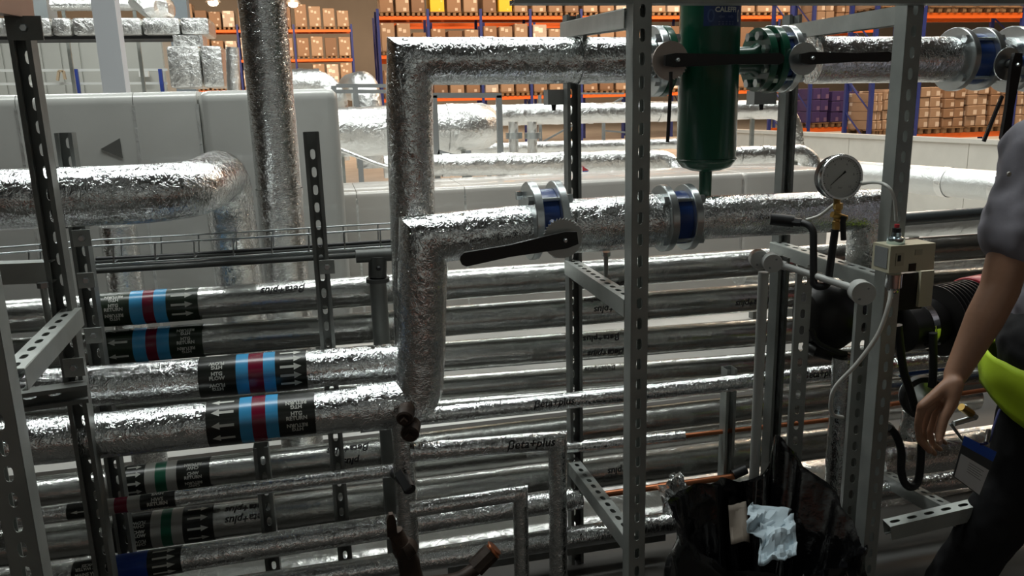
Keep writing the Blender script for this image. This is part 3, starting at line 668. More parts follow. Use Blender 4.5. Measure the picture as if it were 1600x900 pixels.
for i, (dy, dr, mt) in enumerate(((0, 0.010, DARKZ), (-5, 0.007, BLACK), (6, 0.006, GREYP))):
    tcb = thing('electric_cable', ['thick dark cable in the wire basket tray', 'black cable lying on top of the others in the tray', 'thin grey cable at the front of the tray'][i], 'cable', tp(150, 405))
    m = MB(); m.tube(spline([P(150, 410+dy, YT+0.05), P(280, 402+dy+2*i, YT+0.05), P(400, 396+dy, YT+0.05), P(640, 380+dy, YT+0.05)], 6), dr, 10); m.build('sheath', mt, tcb)
# cast tee clamp with stub post near the riser
tk = thing('cast_clamp', 'dark cast tee clamp on a short tube left of the riser', 'bracket', P(590, 530, 2.45))
m = MB(); m.tube([P(556, 401, 2.42), P(640, 396, 2.42)], 0.020, 16); m.tube([P(590, 400, 2.42), P(590, 432, 2.42)], 0.028, 18); m.build('casting', DARKZ, tk)
m = MB(); m.lathe(P(590, 434, 2.42)-VZ*0.012, VZ, [(0, 0.036), (0.012, 0.036)], 18); m.build('collar', DARKZ, tk)
m = MB(); q = P(590, 434, 2.42); m.tube([(q.x, 2.42, 0.0), (q.x, 2.42, q.z)], 0.026, 18); m.build('tube', GALVD, tk)
m = MB(); m.lathe(P(592, 420, 2.385), VY, [(0, 0.004), (0.01, 0.009)], 10); m.build('grub_screw', BLACK, tk)

# ------------------------------------------------------------------ front L-shaped pipes and iron fittings at the bottom middle
YG = 1.96
tg = thing('lagged_pipe', 'printed foil pipe with a square corner dropping down beside the back post', 'pipe', P(870, 900, YG))
rg = PX(15, 760, 695, YG); g0, g1 = P(640, 707, YG), P(871, 688, YG)
m = MB(); m.tube([g0, g1, (g1.x-0.004, YG, 0.0)], rg, 24, step=0.02, rfun=dent(0.03, 11, 2)); m.build('lagging', FOIL, tg, smooth=50)
axg = Axis(g0, g1, rg, 640, 871, YG); stamp(tg, axg, 826, 15, 0.033)
th_ = thing('lagged_pipe', 'thinner foil pipe with a square corner left of the printed one', 'pipe', P(812, 900, YG-0.02))
rh = PX(12, 740, 785, YG); h0, h1 = P(640, 797, YG-0.02), P(813, 771, YG-0.02)
m = MB(); m.tube([h0, h1, (h1.x-0.004, YG-0.02, 0.0)], rh, 22, step=0.02, rfun=dent(0.03, 11, 6)); m.build('lagging', FOIL, th_, smooth=50)
# vertical header lagging where branches leave
tvv = thing('lagged_pipe', 'crumpled vertical foil pipe the square-cornered branches leave from', 'pipe', P(628, 850, YG+0.06))
q = P(630, 700, YG+0.07); m = MB(); m.tube([(q.x, YG+0.07, 0.0), (q.x, YG+0.07, P(630, 668, YG).z)], PX(17, 630, 750, YG), 20, step=0.025, rfun=dent(0.07, 14)); m.build('lagging', FOILV, tvv, smooth=50)
for lab_, x, y, r_ in (('rusty brown pipe end under the riser elbow', 632, 656, 0.022), ('rusty pipe plug at the start of the printed branch', 640, 680, 0.024)):
    t = thing('pipe_plug', lab_, 'plug', P(x, y, YG-0.03)); c = P(x, y, YG-0.03)
    m = MB(); m.lathe(c, Vector((0.25, 1, 0.2)), [(0, r_*0.8), (0.004, r_), (0.05, r_)], 18); m.build('body', RUST, t)
    m = MB(); m.lathe(c-Vector((0.0025, 0.01, 0.002)), Vector((0.25, 1, 0.2)), [(0, r_*0.42), (0.012, r_*0.5)], 4); m.build('square_head', RUST, t)
t = thing('ball_valve', 'black ball valve on the thin hot water pipe', 'valve', P(628, 760, 1.98))
m = MB(); m.tube([P(618, 739, 2.1), P(634, 752, 1.96), P(640, 765, 1.93)], 0.017, 14); m.build('body', BLACK, t)
m = MB(); m.bar(P(622, 737, 1.95), P(638, 764, 1.91), 0.02, 0.01, -VY); m.build('lever', BLACK, t)
t = thing('drain_cock', 'dark brown iron drain cock with lever at the bottom centre', 'valve', P(645, 900, 1.72))
m = MB(); m.tube(spline([P(618, 828, 1.72), P(624, 846, 1.72), P(636, 872, 1.72), P(646, 915, 1.72)], 5), (0.017, 0.030), 18, rfun=dent(0.12, 25)); m.build('body', RUST, t)
m = MB(); m.prism([(-.012, -.01), (.012, -.012), (.010, .03), (.004, .045), (-.005, .045), (-.011, .03)], P(613, 832, 1.70), VX, VZ, VY*0.014); m.tube([P(613, 835, 1.71), P(622, 848, 1.71)], 0.011, 12); m.build('lever', RUST, t)
m = MB(); m.lathe(P(628, 848, 1.72), (0.4, 0, -1), [(0, .024), (.012, .030), (.03, .030), (.035, .024)], 8); m.build('hex_nut', RUST, t)
t = thing('copper_fitting', 'copper elbow fitting with brown nut at the bottom centre', 'pipe fitting', P(765, 880, 1.75))
m = MB(); m.tube(spline([P(660, 912, 1.72), P(715, 905, 1.73), P(748, 884, 1.75)], 6), 0.017, 16); m.build('pipe_end', RUST, t)
m = MB(); m.tube([P(742, 888, 1.75), P(768, 862, 1.76)], 0.024, 8); m.build('nut', RUST, t)
m = MB(); m.tube([P(762, 868, 1.76), P(774, 856, 1.76)], 0.020, 16); m.build('union', COPPER, t)
m = MB(); m.lathe(P(770, 860, 1.755), (0.9, 0, 0.5), [(0, .024), (.004, .024)], 18); m.build('washer', COPPER, t)

# ------------------------------------------------------------------ gauge, hoses, switch, conduits, pump
YQ = 1.80
gc = P(1313, 277, YQ); gr = PX(35, 1313, 277, YQ)
look = (CC-gc).normalized(); nrm = (look*0.8+Vector((0.35, -0.35, 0.0))).normalized()
tg = thing('pressure_gauge', 'round pressure gauge with black needle standing on a brass stem', 'gauge', P(1306, 360, YQ))
ux = VZ.cross(nrm).normalized(); uy = nrm.cross(ux)
m = MB(); m.lathe(gc-nrm*0.034, nrm, [(0, gr*0.9), (0.006, gr*0.98), (0.03, gr*0.98), (0.034, gr*0.9)], 48); m.build('case', BLACKP, tg)
m = MB(); m.lathe(gc-nrm*0.004, nrm, [(0, gr*0.98), (0.0, gr*1.02), (0.010, gr*1.02), (0.013, gr*0.98), (0.013, gr*0.9), (0.004, gr*0.88)], 48); m.build('bezel', CHROME, tg)
m = MB(); m.lathe(gc-nrm*0.001, nrm, [(0, gr*0.9), (0.002, gr*0.9)], 48); dial = m.build('dial', DIAL, tg)
m = MB()
for i in range(41):
    a = math.radians(225-270*i/40); k = 0.76 if i % 4 == 0 else 0.80
    d = ux*math.cos(a)+uy*math.sin(a); m.bar(gc+nrm*0.0015+d*gr*k, gc+nrm*0.0015+d*gr*0.84, 0.0009 if i % 4 else 0.0014, 0.0004, nrm)
m.build('scale_marks', INK, dial)
m = MB()
for i in range(0, 11, 2):
    a = math.radians(225-27*i); d = ux*math.cos(a)+uy*math.sin(a); flat_text(m, str(i), 0.009, gc+nrm*0.0016+d*gr*0.63, ux, uy)
flat_text(m, 'bar', 0.009, gc+nrm*0.0016-uy*gr*0.45, ux, uy); m.build('lettering', M('dial_print', (0.2, 0.2, 0.2), 0.6), dial)
m = MB(); tip = P(1300, 294, YQ)-gc; d = (ux*(-0.76)+uy*(-0.65)); sd = nrm.cross(d)
m.prism([(0, -0.0012), (gr*0.72, -0.0004), (gr*0.72, 0.0004), (0, 0.0012), (-gr*0.14, 0.0022), (-gr*0.20, 0.0030), (-gr*0.20, -0.0030), (-gr*0.14, -0.0022)], gc+ux*gr*0.06+uy*gr*0.12+nrm*0.003, d, sd, nrm*0.001); m.build('needle', INK, dial)
m = MB(); m.tube([gc-nrm*0.015-uy*gr*0.95, P(1308, 318, YQ+0.012)], 0.008, 12); m.lathe(P(1307, 358, YQ+0.012), VZ, [(0, 0.011), (0.02, 0.011), (0.022, 0.009), (0.05, 0.009), (0.052, 0.012), (0.068, 0.012)], 6); m.tube([P(1300, 335, YQ), P(1322, 341, YQ)], 0.008, 10); m.build('brass_stem', BRASS, tg)
m = MB(); m.tube([P(1319, 338, YQ-.01), P(1317, 347, YQ-.01), P(1318, 375, YQ-.01)], 0.0075, 10); m.build('cock_handle', BLACK, tg)
th = thing('rubber_hose', 'black U-shaped hose running from the main down and up to the gauge', 'hose', P(1285, 450, 1.85))
m = MB(); m.tube(fillet([P(1240, 346, 1.93), P(1271, 352, 1.88), P(1271, 448, 1.85), P(1293, 448, 1.83), P(1305, 358, YQ+.012)], 0.045, 7), 0.0085*1.15, 14); m.build('hose', BLACK, th)
m = MB(); m.tube([P(1204, 342, 1.96), P(1240, 346, 1.93)], 0.0165, 14); m.tube([P(1236, 346, 1.93), P(1252, 348, 1.91)], 0.012, 6); m.build('hose_end', BLACK, th)
t = thing('white_tube', 'thin white tube looping behind the gauge to the switch box', 'tube', P(1261, 345, 1.88))
m = MB(); m.tube(spline([P(1259, 344, 1.9), P(1280, 337, 1.9), P(1300, 322, 1.88), P(1335, 293, 1.86), P(1362, 285, 1.74), P(1385, 290, 1.68), P(1397, 310, 1.665), P(1400, 345, 1.665)], 8), 0.0042, 10); m.build('hose', WHITEP, t)
t2_ = thing('white_tube', 'white tube hanging in a long curve from the switch box past the posts', 'tube', P(1300, 640, 1.78))
m = MB(); m.tube(spline([P(1392, 455, 1.68), P(1388, 478, 1.67), P(1372, 522, 1.68), P(1340, 567, 1.70), P(1306, 604, 1.74), P(1298, 630, 1.76), P(1302, 648, 1.78), P(1316, 652, 1.80)], 8), 0.0055, 10); m.build('hose', WHITEP, t2_)
# cream switch box
YS = 1.66
ts = thing('pressure_switch', 'cream switch box with metal capsule on top on the right post', 'switch', P(1415, 428, YS))
A_, B_ = P(1392, 385, YS), P(1462, 384, YS); z1 = A_.z; z0 = P(1392, 427, YS).z
bxw = B_.x-A_.x
m = MB(); m.bx((A_.x, YS, z0), (B_.x, YS+0.065, z1)); m.build('housing', CREAM, ts)
m = MB(); m.bx((A_.x-0.0015, YS+0.008, z0+0.01), (A_.x+0.001, YS+0.055, z1-0.006)); m.build('side_window', GREYP, ts)
def front(x0, y0, x1, y1, nm, mt, par=ts, d=0.002):
    a = P(x0, y0, YS); b = P(x1, y1, YS); m = MB(); m.bx((a.x, YS-d, b.z), (b.x, YS+0.001, a.z)); return m.build(nm, mt, par)
fw = front(1400, 396, 1411, 415, 'scale_frame', M('cream_dark', (0.5, 0.47, 0.34), 0.5))
front(1402, 399, 1406, 408, 'scale_slot', INK, ts, 0.003); front(1430, 390, 1440, 398, 'scale_frame', M('cream_line', (0.45, 0.43, 0.32), 0.5)); front(1420, 412, 1430, 423, 'maker_plate', L_BLK)
m = MB(); c = P(1399, 384, YS+.03); m.lathe(c, VZ, [(0, .018), (.004, .021), (.02, .021), (.024, .012), (.034, .011), (.034, .009), (.045, .009)], 20); m.build('bellows_capsule', M('blue_zinc', (0.55, 0.68, 0.72), 0.2, 1.0), ts)
m = MB(); m.lathe(c+VZ*.030, VZ, [(0, .010), (.014, .010)], 8); m.build('gland', BLACK, ts)
m = MB(); m.lathe(c+VZ*.046, VZ, [(0, .006), (.008, .006)], 12); m.build('collar', REDP, ts)
m = MB(); c = P(1397, 428, YS+.03); m.lathe(c-VZ*.05, VZ, [(0, .008), (.006, .014), (.012, .015), (.016, .020), (.05, .020)], 20); m.build('lower_capsule', CHROME, ts)
# conduit boxes
def jbox(label, x, y, Y, rpx):
    c = P(x, y, Y); r = PX(rpx, x, y, Y); d = Vector((0.35, 1, 0)).normalized(); t = thing('conduit_box', label, 'junction box', c-VZ*r)
    m = MB(); m.lathe(c, d, [(0, r*.96), (.002, r), (.012, r), (.013, r*.97), (.04, r*.97), (.042, r*.9)], 30); m.build('body', PVC, t)
    for sgn in (1, -1):
        m = MB(); m.lathe(c-d*0.002+VZ*r*.45*sgn+Vector((.3*r*sgn, -0.1*r*sgn, 0)), d, [(0, .003), (.003, .0035)], 8); m.build('screw', GREYP, t)
    return t
jbox('left one of the two round conduit boxes beside each other', 1188, 407, 1.98, 15)
jbox('right one of the two adjacent round conduit boxes', 1208, 412, 1.94, 15)
jbox('large round conduit box right of the black hose', 1350, 459, 1.72, 19)
t = thing('conduit', 'sloping grey conduit between the small and large round boxes', 'conduit', P(1225, 412, 1.95))
m = MB(); m.tube([P(1218, 413, 1.95), P(1338, 452, 1.75)], 0.0095, 14); m.build('tube', PVC, t)
m = MB(); m.tube([P(1218, 413, 1.95), P(1228, 416, 1.935)], 0.0125, 14); m.build('coupling', PVC, t)
t = thing('conduit', 'upright grey conduit below the left round box', 'conduit', P(1188, 900, 1.99))
q = P(1193, 425, 2.0); m = MB(); m.tube([(q.x, 2.0, 0.0), (q.x, 2.0, q.z)], 0.0145, 16); m.build('tube', PVC, t)
# pump
YP = 2.1
tp_ = thing('circulating_pump', 'black pump with finned motor and red fan cowl behind the right posts', 'pump', P(1320, 600, YP))
c = P(1300, 492, YP)
m = MB(); m.lathe(c-VX*0.10, VX, [(0, .03), (.01, .075), (.05, .105), (.10, .108), (.14, .09), (.17, .06), (.25, .06)], 32); m.build('volute', BLACKP, tp_)
m = MB(); m.tube([P(1262, 540, YP), P(1275, 548, YP-.04), P(1330, 562, YP-.05)], 0.02, 14); m.tube([P(1330, 562, YP), P(1318, 590, YP)], .03, 16); m.build('foot', BLACKP, tp_)
YM = 1.98; mc = P(1410, 512, YM); dm = Vector((1, 0.10, 0.05)).normalized()
rc = PX(38, 1430, 510, YM)
m = MB(); m.lathe(mc-dm*.02, dm, [(0, rc*.8), (.01, rc), (.13, rc), (.14, rc*.9)], 36); m.build('coupling_guard', BLACKP, tp_)
m = MB(); m.lathe(mc+dm*.045, dm, [(0, rc+.002), (0, rc+.004), (.022, rc+.004), (.022, rc+.002)], 36); bnd = m.build('clamp_band', CHROME, tp_)
q = mc+dm*.056+Vector((0, -rc*.93, -rc*.25)); m = MB(); m.box(q, (.02, .016, .02)); m.tube([q+Vector((.0, -.004, .035)), q+Vector((.004, -.008, -.015))], .005, 8); m.tube([q+Vector((-.03, -.006, -.02)), q+Vector((.02, -.006, -.02))], .005, 8); m.build('clamp_screw', CHROME, bnd)
prof = [(0, rc*.9)]; R0 = PX(56, 1480, 500, YM)
for i in range(9):
    u = .01+i*.0155; prof += [(u, R0*.86), (u+.001, R0), (u+.004, R0), (u+.005, R0*.86)]
prof += [(.155, R0*.8)]
m = MB(); m.lathe(mc+dm*.12, dm, prof, 48); m.build('finned_motor', BLACKP, tp_)
m = MB(); m.lathe(mc+dm*.265, dm, [(0, R0*1.03), (.004, R0*1.06), (.07, R0*1.06), (.085, R0*.95), (.09, R0*.4)], 48); m.build('fan_cowl', REDP, tp_)
m = MB(); a = P(1406, 428, 1.80); b = P(1440, 482, 1.80); m.bx((a.x, 1.80, b.z), (b.x, 1.88, a.z)); m.build('terminal_box', BLACKP, tp_)
m = MB(); a = P(1440, 424, 1.79); b = P(1455, 478, 1.79); m.bx((a.x, 1.79, b.z), (b.x, 1.86, a.z)); m.build('cover', CREAM, tp_)['label'] = 'cream side cover'
q0 = P(1338, 600, YP); m = MB(); m.bx((q0.x-.02, YP-.02, 0), (q0.x+.02, YP+.02, P(1338, 560, YP).z)); m.build('support_leg', GALVD, tp_)
def hose(label, pts, r, Y, mat=BLACK):
    t = thing('rubber_hose', label, 'hose', P(pts[0][0], pts[0][1], Y)); m = MB()
    m.tube(spline([P(x, y, Y+(d[0] if d else 0)) for x, y, *d in pts], 7), r, 14); m.build('hose', mat, t); return t
hose('black hose dropping from the pump to the dark ring beside the hand', [(1403, 508), (1411, 575), (1422, 610), (1430, 640)], .0115, 1.84)
hose('black hose hanging straight down behind the wrist', [(1458, 520), (1458, 580), (1456, 605)], .0115, 1.90)
hose('black hose hanging in a deep U below the hand', [(1388, 668), (1400, 680), (1408, 705), (1408, 735), (1414, 755), (1424, 761), (1434, 752), (1438, 725), (1440, 690), (1442, 665)], .0112, 1.80)
hose('black cable curving below the pump at left', [(1268, 515), (1278, 535), (1305, 548), (1322, 553)], .008, 2.0)
t = thing('expansion_vessel', 'grey round vessel end with a black rubber ring behind the hand', 'vessel', P(1450, 665, 1.95))
c = P(1446, 622, 1.93); dv = Vector((-.3, -1, .25)).normalized()
m = MB(); m.lathe(c-dv*.06, dv, [(0, .055), (.05, .055), (.062, .046), (.068, .02), (.069, .0)], 30); m.build('shell', ZINC, t)
m = MB(); m.lathe(c-dv*.03, dv, [(0, .055), (0, .066), (.018, .068), (.03, .062), (.03, .055)], 30); m.build('ring', BLACK, t)
t = thing('foil_wrap', 'torn crumpled foil hanging below the grey vessel', 'foil', P(1425, 690, 1.98)); q = P(1425, 660, 1.99)
m = MB(); m.tube([q+VZ*.04, q-VZ*.05], .035, 16, step=.012, rfun=dent(.2, 25)); m.build('sheet', FOIL, t)
t = thing('lagged_pipe', 'crumpled vertical foil pipe behind the posts right of the black bag', 'pipe', P(1302, 760, 1.98)); q = P(1303, 760, 1.98)
m = MB(); m.tube([(q.x, 1.98, 0.02), (q.x, 1.98, P(1303, 560, 1.98).z)], PX(15, 1303, 700, 1.98), 18, step=.02, rfun=dent(.10, 16)); m.build('lagging', FOIL, t, smooth=50)
t = thing('small_valve_group', 'small pale valve and pipe ends between hand and trousers', 'valve', P(1505, 655, 2.05))
m = MB(); m.tube([P(1490, 662, 2.05), P(1524, 652, 2.05)], .009, 12); m.tube([P(1524, 652, 2.05), P(1506, 636, 2.05)], .011, 10); m.tube([P(1485, 662, 2.0), P(1506, 690, 1.98)], .005, 8); m.build('body', ZINC, t)
m = MB(); m.tube([P(1502, 636, 2.04), P(1518, 646, 2.04)], .013, 8); m.build('brass_nut', BRASS, t)

# ------------------------------------------------------------------ plant beyond the rack
def soft_box(a, b, rad=0.03, seg=2, along=False):
    a = Vector(a); b = Vector(b); bm = bmesh.new(); bmesh.ops.create_cube(bm, size=1.0)
    for v in bm.verts: v.co = Vector(((a.x+b.x)/2+v.co.x*abs(b.x-a.x), (a.y+b.y)/2+v.co.y*abs(b.y-a.y), (a.z+b.z)/2+v.co.z*abs(b.z-a.z)))
    bmesh.ops.bevel(bm, geom=[e for e in bm.edges if not along or abs((e.verts[0].co-e.verts[1].co).normalized().x) > .9], offset=rad, segments=seg, profile=0.6, affect='EDGES')
    bm.verts.index_update(); m = MB(); m.add([v.co.copy() for v in bm.verts], [tuple(v.index for v in f.verts) for f in bm.faces]); bm.free(); return m
def duct(name, label, xs, ytop, Y, depth, zb, mat, rad=0.04, yref=None):
    z = P(yref or (xs[0]+xs[-1])/2, ytop, Y).z
    X = [P(x, ytop, Y).x for x in xs]
    t = thing(name, label, 'duct', ((X[0]+X[-1])/2, Y+depth/2, zb))
    for i in range(len(X)-1):
        soft_box((X[i]+.0015, Y, zb), (X[i+1]-.0015, Y+depth, z), rad, 3, i < len(X)-2).build('duct_section', mat, t)
        if i:
            m = MB(); m.bx((X[i]-.006, Y-.0015, zb+.01), (X[i]+.006, Y+.02, z-rad*1.1)); m.build('joint_tape', FOILB if mat is not DUCT else FOILD, t)
    for x in (X[0]+.2, X[-1]-.2):
        for y in (Y+.1, Y+depth-.1): m = MB(); m.bx((x-.03, y-.03, 0), (x+.03, y+.03, zb+.01)); m.build('leg', GALVD, t)
    return t, z, X
dl, zdl, Xd = duct('insulated_duct', 'large pale grey boxed duct filling the left middle of the picture', (-330, 20, 205, 305, 527), 142, 3.8, .9, .45, DUCT, .05, 300)
t = None
pa, pb, pc_ = P(157, 233, 3.795), P(187, 216, 3.795), P(192, 247, 3.795)
m = MB(); v0 = [pa, pb, pc_]; m.add(v0+[p+VY*.004 for p in v0], [(0, 1, 2), (5, 4, 3), (0, 3, 4, 1), (1, 4, 5, 2), (2, 5, 3, 0)]); m.build('triangle_sticker', M('sticker_grey', (.13, .13, .12), .5), dl, smooth=0)
d2, zd2, _ = duct('insulated_duct', 'long low warm grey duct with bright top edge behind the lower main', (536, 556, 726, 980, 1160, 1300), 290, 4.5, .62, .25, DUCT2, .035, 760)
# flags on pipes
def flagm(label, x, y, Y, s):
    a = P(x, y, Y); t = thing('marker_flag', label, 'sticker', a-VZ*s)
    m = MB(); m.prism([(-.5*s, -.1*s), (.6*s, -.05*s), (-.5*s, .65*s)], a, VX, VZ, VY*.004); m.build('red_half', REDP, t)
    m = MB(); m.prism([(-.5*s, -.75*s), (.6*s, -.10*s), (-.5*s, -.1*s)], a, VX, VZ, VY*.004); m.build('blue_half', L_NAVY, t)
flagm('red and blue triangle marker right of the dark back post', 915, 266, 6.18, .050)
flagm('tiny red and blue marker between far foil pipes', 805, 231, 8.2, .05)
def ftube(label, pts, dia, mat=FOILB, amp=.05, fr=0.0, parts=(), nm='foil_pipe', step=.08, seg=22):
    p0 = P(*pts[0]); r = PX(dia/2, *pts[0]); path = [p if isinstance(p, Vector) else P(*p) for p in pts]
    t = thing(nm, label, 'pipe', path[0]); m = MB(); m.tube(fillet(path, fr, 7) if fr else path, r, seg, step=step, rfun=dent(amp, 4, random.random()*9)); m.build('lagging', mat, t, smooth=60)
    if abs(path[1].z-path[0].z) < .25*abs(path[1].x-path[0].x):
        for k in (.12, .88):
            q = path[0].lerp(path[1], k); m = MB(); m.bx((q.x-.02, q.y-.02, 0), (q.x+.02, q.y+.02, q.z-r*.9)); m.build('support_leg', GALV, t)
    for k in range(1, 5):
        q = path[0].lerp(path[1], k/5); d = (path[1]-path[0]).normalized()
        m = MB(); m.tube([q-d*.03, q+d*.03], r*1.03, seg, caps=False); m.build('tape_joint', mat, t)
    return t
e1 = P(760, 200, 7.0)
ftube('fat shiny pipe beyond the riser with a copper-lit bend at its right end', [(500, 208, 7.0), (752, 198, 7.0), e1+Vector((.08, .9, 0))], 76, fr=.32)
e2 = P(525, 133, 9.5); r_ = PX(27, 525, 133, 9.5)
ftube('left one of two silver bends rising above the far duct', [(395, 132, 9.5), (520, 132, 9.5), (524, 250, 9.5)], 48, fr=.28)
ftube('right one of two silver bends, just left of the tall riser', [P(545, 133, 9.7)-VX*.35, P(570, 133, 9.3), P(573, 250, 9.3)], 50, fr=.28) if False else None
q = P(572, 133, 9.2); rr_ = PX(23, 572, 133, 9.2)
t = thing('foil_pipe', 'right one of two silver bends, just left of the tall riser', 'pipe', P(572, 240, 9.2))
m = MB(); m.tube(fillet([q+Vector((-.12, .9, 0)), q, q-VZ*.9], .28, 8), rr_, 22, step=.08, rfun=dent(.04, 4)); m.build('lagging', FOILB, t, smooth=60)
ftube('long foil pipe in the distance with a bend down near the gauge', [(690, 182, 8.6), (1236, 170, 8.6), (1250, 330, 8.6)], 33, fr=.35)
ftube('bright foil pipe lying low behind the long grey duct', [(600, 260, 6.3), (1050, 250, 6.3), P(1062, 252, 6.3)-Vector((0, .5, .6))], 36, fr=.2, amp=.10)
ftube('second bright foil pipe low in the distance, nearer the green vessel', [(600, 236, 8.32), (1080, 224, 8.32)], 18, amp=.1)
ftube('lumpy foil pipe right of the vessel drain, ending behind the gauge', [(1090, 246, 6.0), (1262, 238, 6.0), P(1275, 240, 6.0)-Vector((0, .2, .5))], 28, fr=.15, amp=.12)
ftube('short foil bend dropping behind the riser, far left of the fat pipe', [P(585, 262, 6.0)+Vector((-.5, .3, .25)), (585, 255, 6.0), (640, 272, 6.0)], 30, fr=.2, amp=.08)
for i, (x, lab_) in enumerate(((803, 'left one of two short upright pipes in the distance'), (832, 'right one of two short upright pipes in the distance'))):
    t = thing('foil_pipe', lab_, 'pipe', P(x, 245, 8.0)); q = P(x, 240, 8.0)
    m = MB(); m.tube([(q.x, 8, 0), (q.x, 8, P(x, 190, 8.0).z)], .05, 14, step=.1, rfun=dent(.05)); m.build('lagging', FOILB, t)
    m = MB(); m.lathe(P(x, 212, 8.0)-VZ*.03, VZ, [(0, .085), (.06, .085)], 16); m.build('flange', ZINC, t)
# steel stand around the fat pipe
t = thing('steel_stand', 'light grey square frame standing around the fat shiny pipe', 'frame', P(733, 285, 6.5)); SG = M('stand_grey', (.28, .29, .29), .5, .3)
for x in (684, 733, 783):
    q = P(x, 280, 6.5); m = MB(); m.bx((q.x-.022, 6.48, 0), (q.x+.022, 6.52, P(x, 149 if x != 733 else 235, 6.5).z)); m.build('post', SG, t)
for y, x0 in ((149, 640), (257, 684)):
    m = MB(); m.bar(P(x0, y, 6.5), P(783, y, 6.5), .04, .04); m.build('rail', SG, t)
m = MB(); m.bar(P(684, 237, 6.5), P(733, 251, 6.5), .04, .035); m.build('brace', SG, t)
t = thing('steel_stand', 'thin grey rail frame below the two silver bends', 'frame', P(560, 280, 8.2))
for y in (134, 143): m = MB(); m.bar(P(525, y, 8.2), P(606, y, 8.2), .035, .035); m.build('rail', SG, t)
for x in (529, 562): q = P(x, 240, 8.2); m = MB(); m.bx((q.x-.025, 8.18, 0), (q.x+.025, 8.22, P(x, 134, 8.2).z)); m.build('post', SG, t)
t = thing('steel_stand', 'slim pipe support with a thin brace right of the dark back post', 'frame', P(943, 230, 9.0))
for x in (943, 845): q = P(x, 250, 9.0); m = MB(); m.bx((q.x-.015, 8.98, 0), (q.x+.015, 9.02, P(x, 148 if x == 845 else 192, 9.0).z)); m.build('post', SG, t)
for a, b in (((847, 222), (973, 153)), ((905, 146), (975, 146)), ((943, 204), (990, 208))): m = MB(); m.bar(P(*a, 9.0), P(*b, 9.0), .02, .02); m.build('brace', SG, t)
for lab_, x, y in (('small grey box hung under the upper main left of the tall post', 865, 152), ('grey box under the blue valve right of the green vessel', 1190, 152)):
    c = P(x, y, 2.42); t = thing('control_box', lab_, 'box', c); w_ = .05 if x < 1000 else .08
    m = MB(); m.box(c, (w_, .05, .045)); m.build('housing', M('box_grey', (.25, .25, .24), .5), t)
    m = MB(); m.lathe(c-VZ*.04, VZ, [(0, .006), (.02, .008)], 8); m.build('gland', BLACK, t)
# right middle: long receding foil pipe and pale low wall
CRE = M('cream_panel', (.62, .59, .53), .5, var=.03)
zl = P(1140, 206, 13).z; wa = P(1140, 206, 13); wb = PZ(1640, 229, zl); d = (wb-wa).normalized(); nn = Vector((-d.y, d.x, 0))
t = thing('low_wall', 'pale cream low wall in front of the right racks', 'wall', wa-VZ*wa.z)
K = 6
for i in range(K):
    a = wa.lerp(wb, i/K)+d*.004; b = wa.lerp(wb, (i+1)/K)-d*.004; m = MB(); m.add([a, b, b-VZ*zl, a-VZ*zl]+[p+nn*.12 for p in (a, b, b-VZ*zl, a-VZ*zl)], [(0, 1, 2, 3), (7, 6, 5, 4), (0, 4, 5, 1), (1, 5, 6, 2), (2, 6, 7, 3), (3, 7, 4, 0)]); m.build('wall_panel', CRE, t, smooth=0)
m = MB(); m.bar(wa+VZ*.02+nn*.06, wb+VZ*.02+nn*.06, .18, .05); m.build('coping', CRE, t, smooth=0)
zl = P(1295, 262, 7.0).z; pa = P(1180, 247, 7.6); pa.z = zl; pb = PZ(1660, 300, zl)
t = thing('foil_pipe', 'long pale foil pipe receding right of the gauge, in front of the cream wall', 'pipe', pa)
m = MB(); m.tube([pa, pb], PX(21, 1400, 270, 6.0), 24, step=.08, rfun=dent(.03, 4)); m.build('lagging', FOILD, t, smooth=60)
for k in range(1, 7):
    q = pa.lerp(pb, k/7); d = (pb-pa).normalized(); m = MB(); m.tube([q-d*.03, q+d*.03], PX(21, 1400, 270, 6.0)*1.03, 24, caps=False); m.build('tape_joint', FOILB, t)
ftube('pale foil pipe under the dark steel pipe at the right', [(1400, 352, 4.2), (1640, 338, 4.2)], 40, mat=FOILD, amp=.03)
# left far: cladding wall, ducts, column, guard rail
CLAD = M('grey_cladding', (.48, .48, .44), .55, var=.03, vscale=1)
zt = P(120, 60, 14).z; t = thing('clad_room', 'pale grey panelled plant room wall at the far left', 'wall', P(100, 200, 14)*Vector((1, 1, 0)) if False else (P(100, 200, 14).x, 14, 0))
xs = [-260, -190, -120, -60, 0, 62, 92, 122, 152, 184, 216, 252]
for i in range(len(xs)-1):
    a, b = P(xs[i], 60, 14).x, P(xs[i+1], 60, 14).x; m = MB(); m.bx((a+.012, 14, 0), (b-.012, 14.1, zt)); m.build('wall_panel', CLAD, t, smooth=0)
m = MB(); m.bx((P(-260, 60, 14).x, 14.03, 0), (P(252, 60, 14).x, 17, zt+.08)); m.build('room_shell', CLAD, t, smooth=0)
z_ = P(225, 115, 13.9); m = MB(); m.box(z_, (.14, .08, .10)); m.build('sensor_box', M('white_box', (.75, .75, .72), .5), t)
t = thing('tan_bracket', 'small tan bracket on the far left guard rail', 'bracket', P(95, 128, 12.9)); m = MB(); m.bar(P(90, 126, 12.9), P(92, 111, 12.9), .05, .03); m.bar(P(92, 111, 12.9), P(99, 111, 12.9), .05, .03); m.bar(P(99, 111, 12.9), P(102, 124, 12.9), .05, .03); m.build('frame', M('tan', (.5, .38, .25), .6), t)
t = thing('guard_rail', 'white guard rail with dark blue posts before the far left wall', 'railing', (P(120, 137, 13).x, 13, 0)); RBL = M('rail_blue', (.03, .06, .30), .45)
for y in (109, 130): m = MB(); m.bar(P(-120, y+2, 13), P(262, y, 13), .05, .035); m.build('rail', M('rail_white', (.7, .71, .68), .5), t)
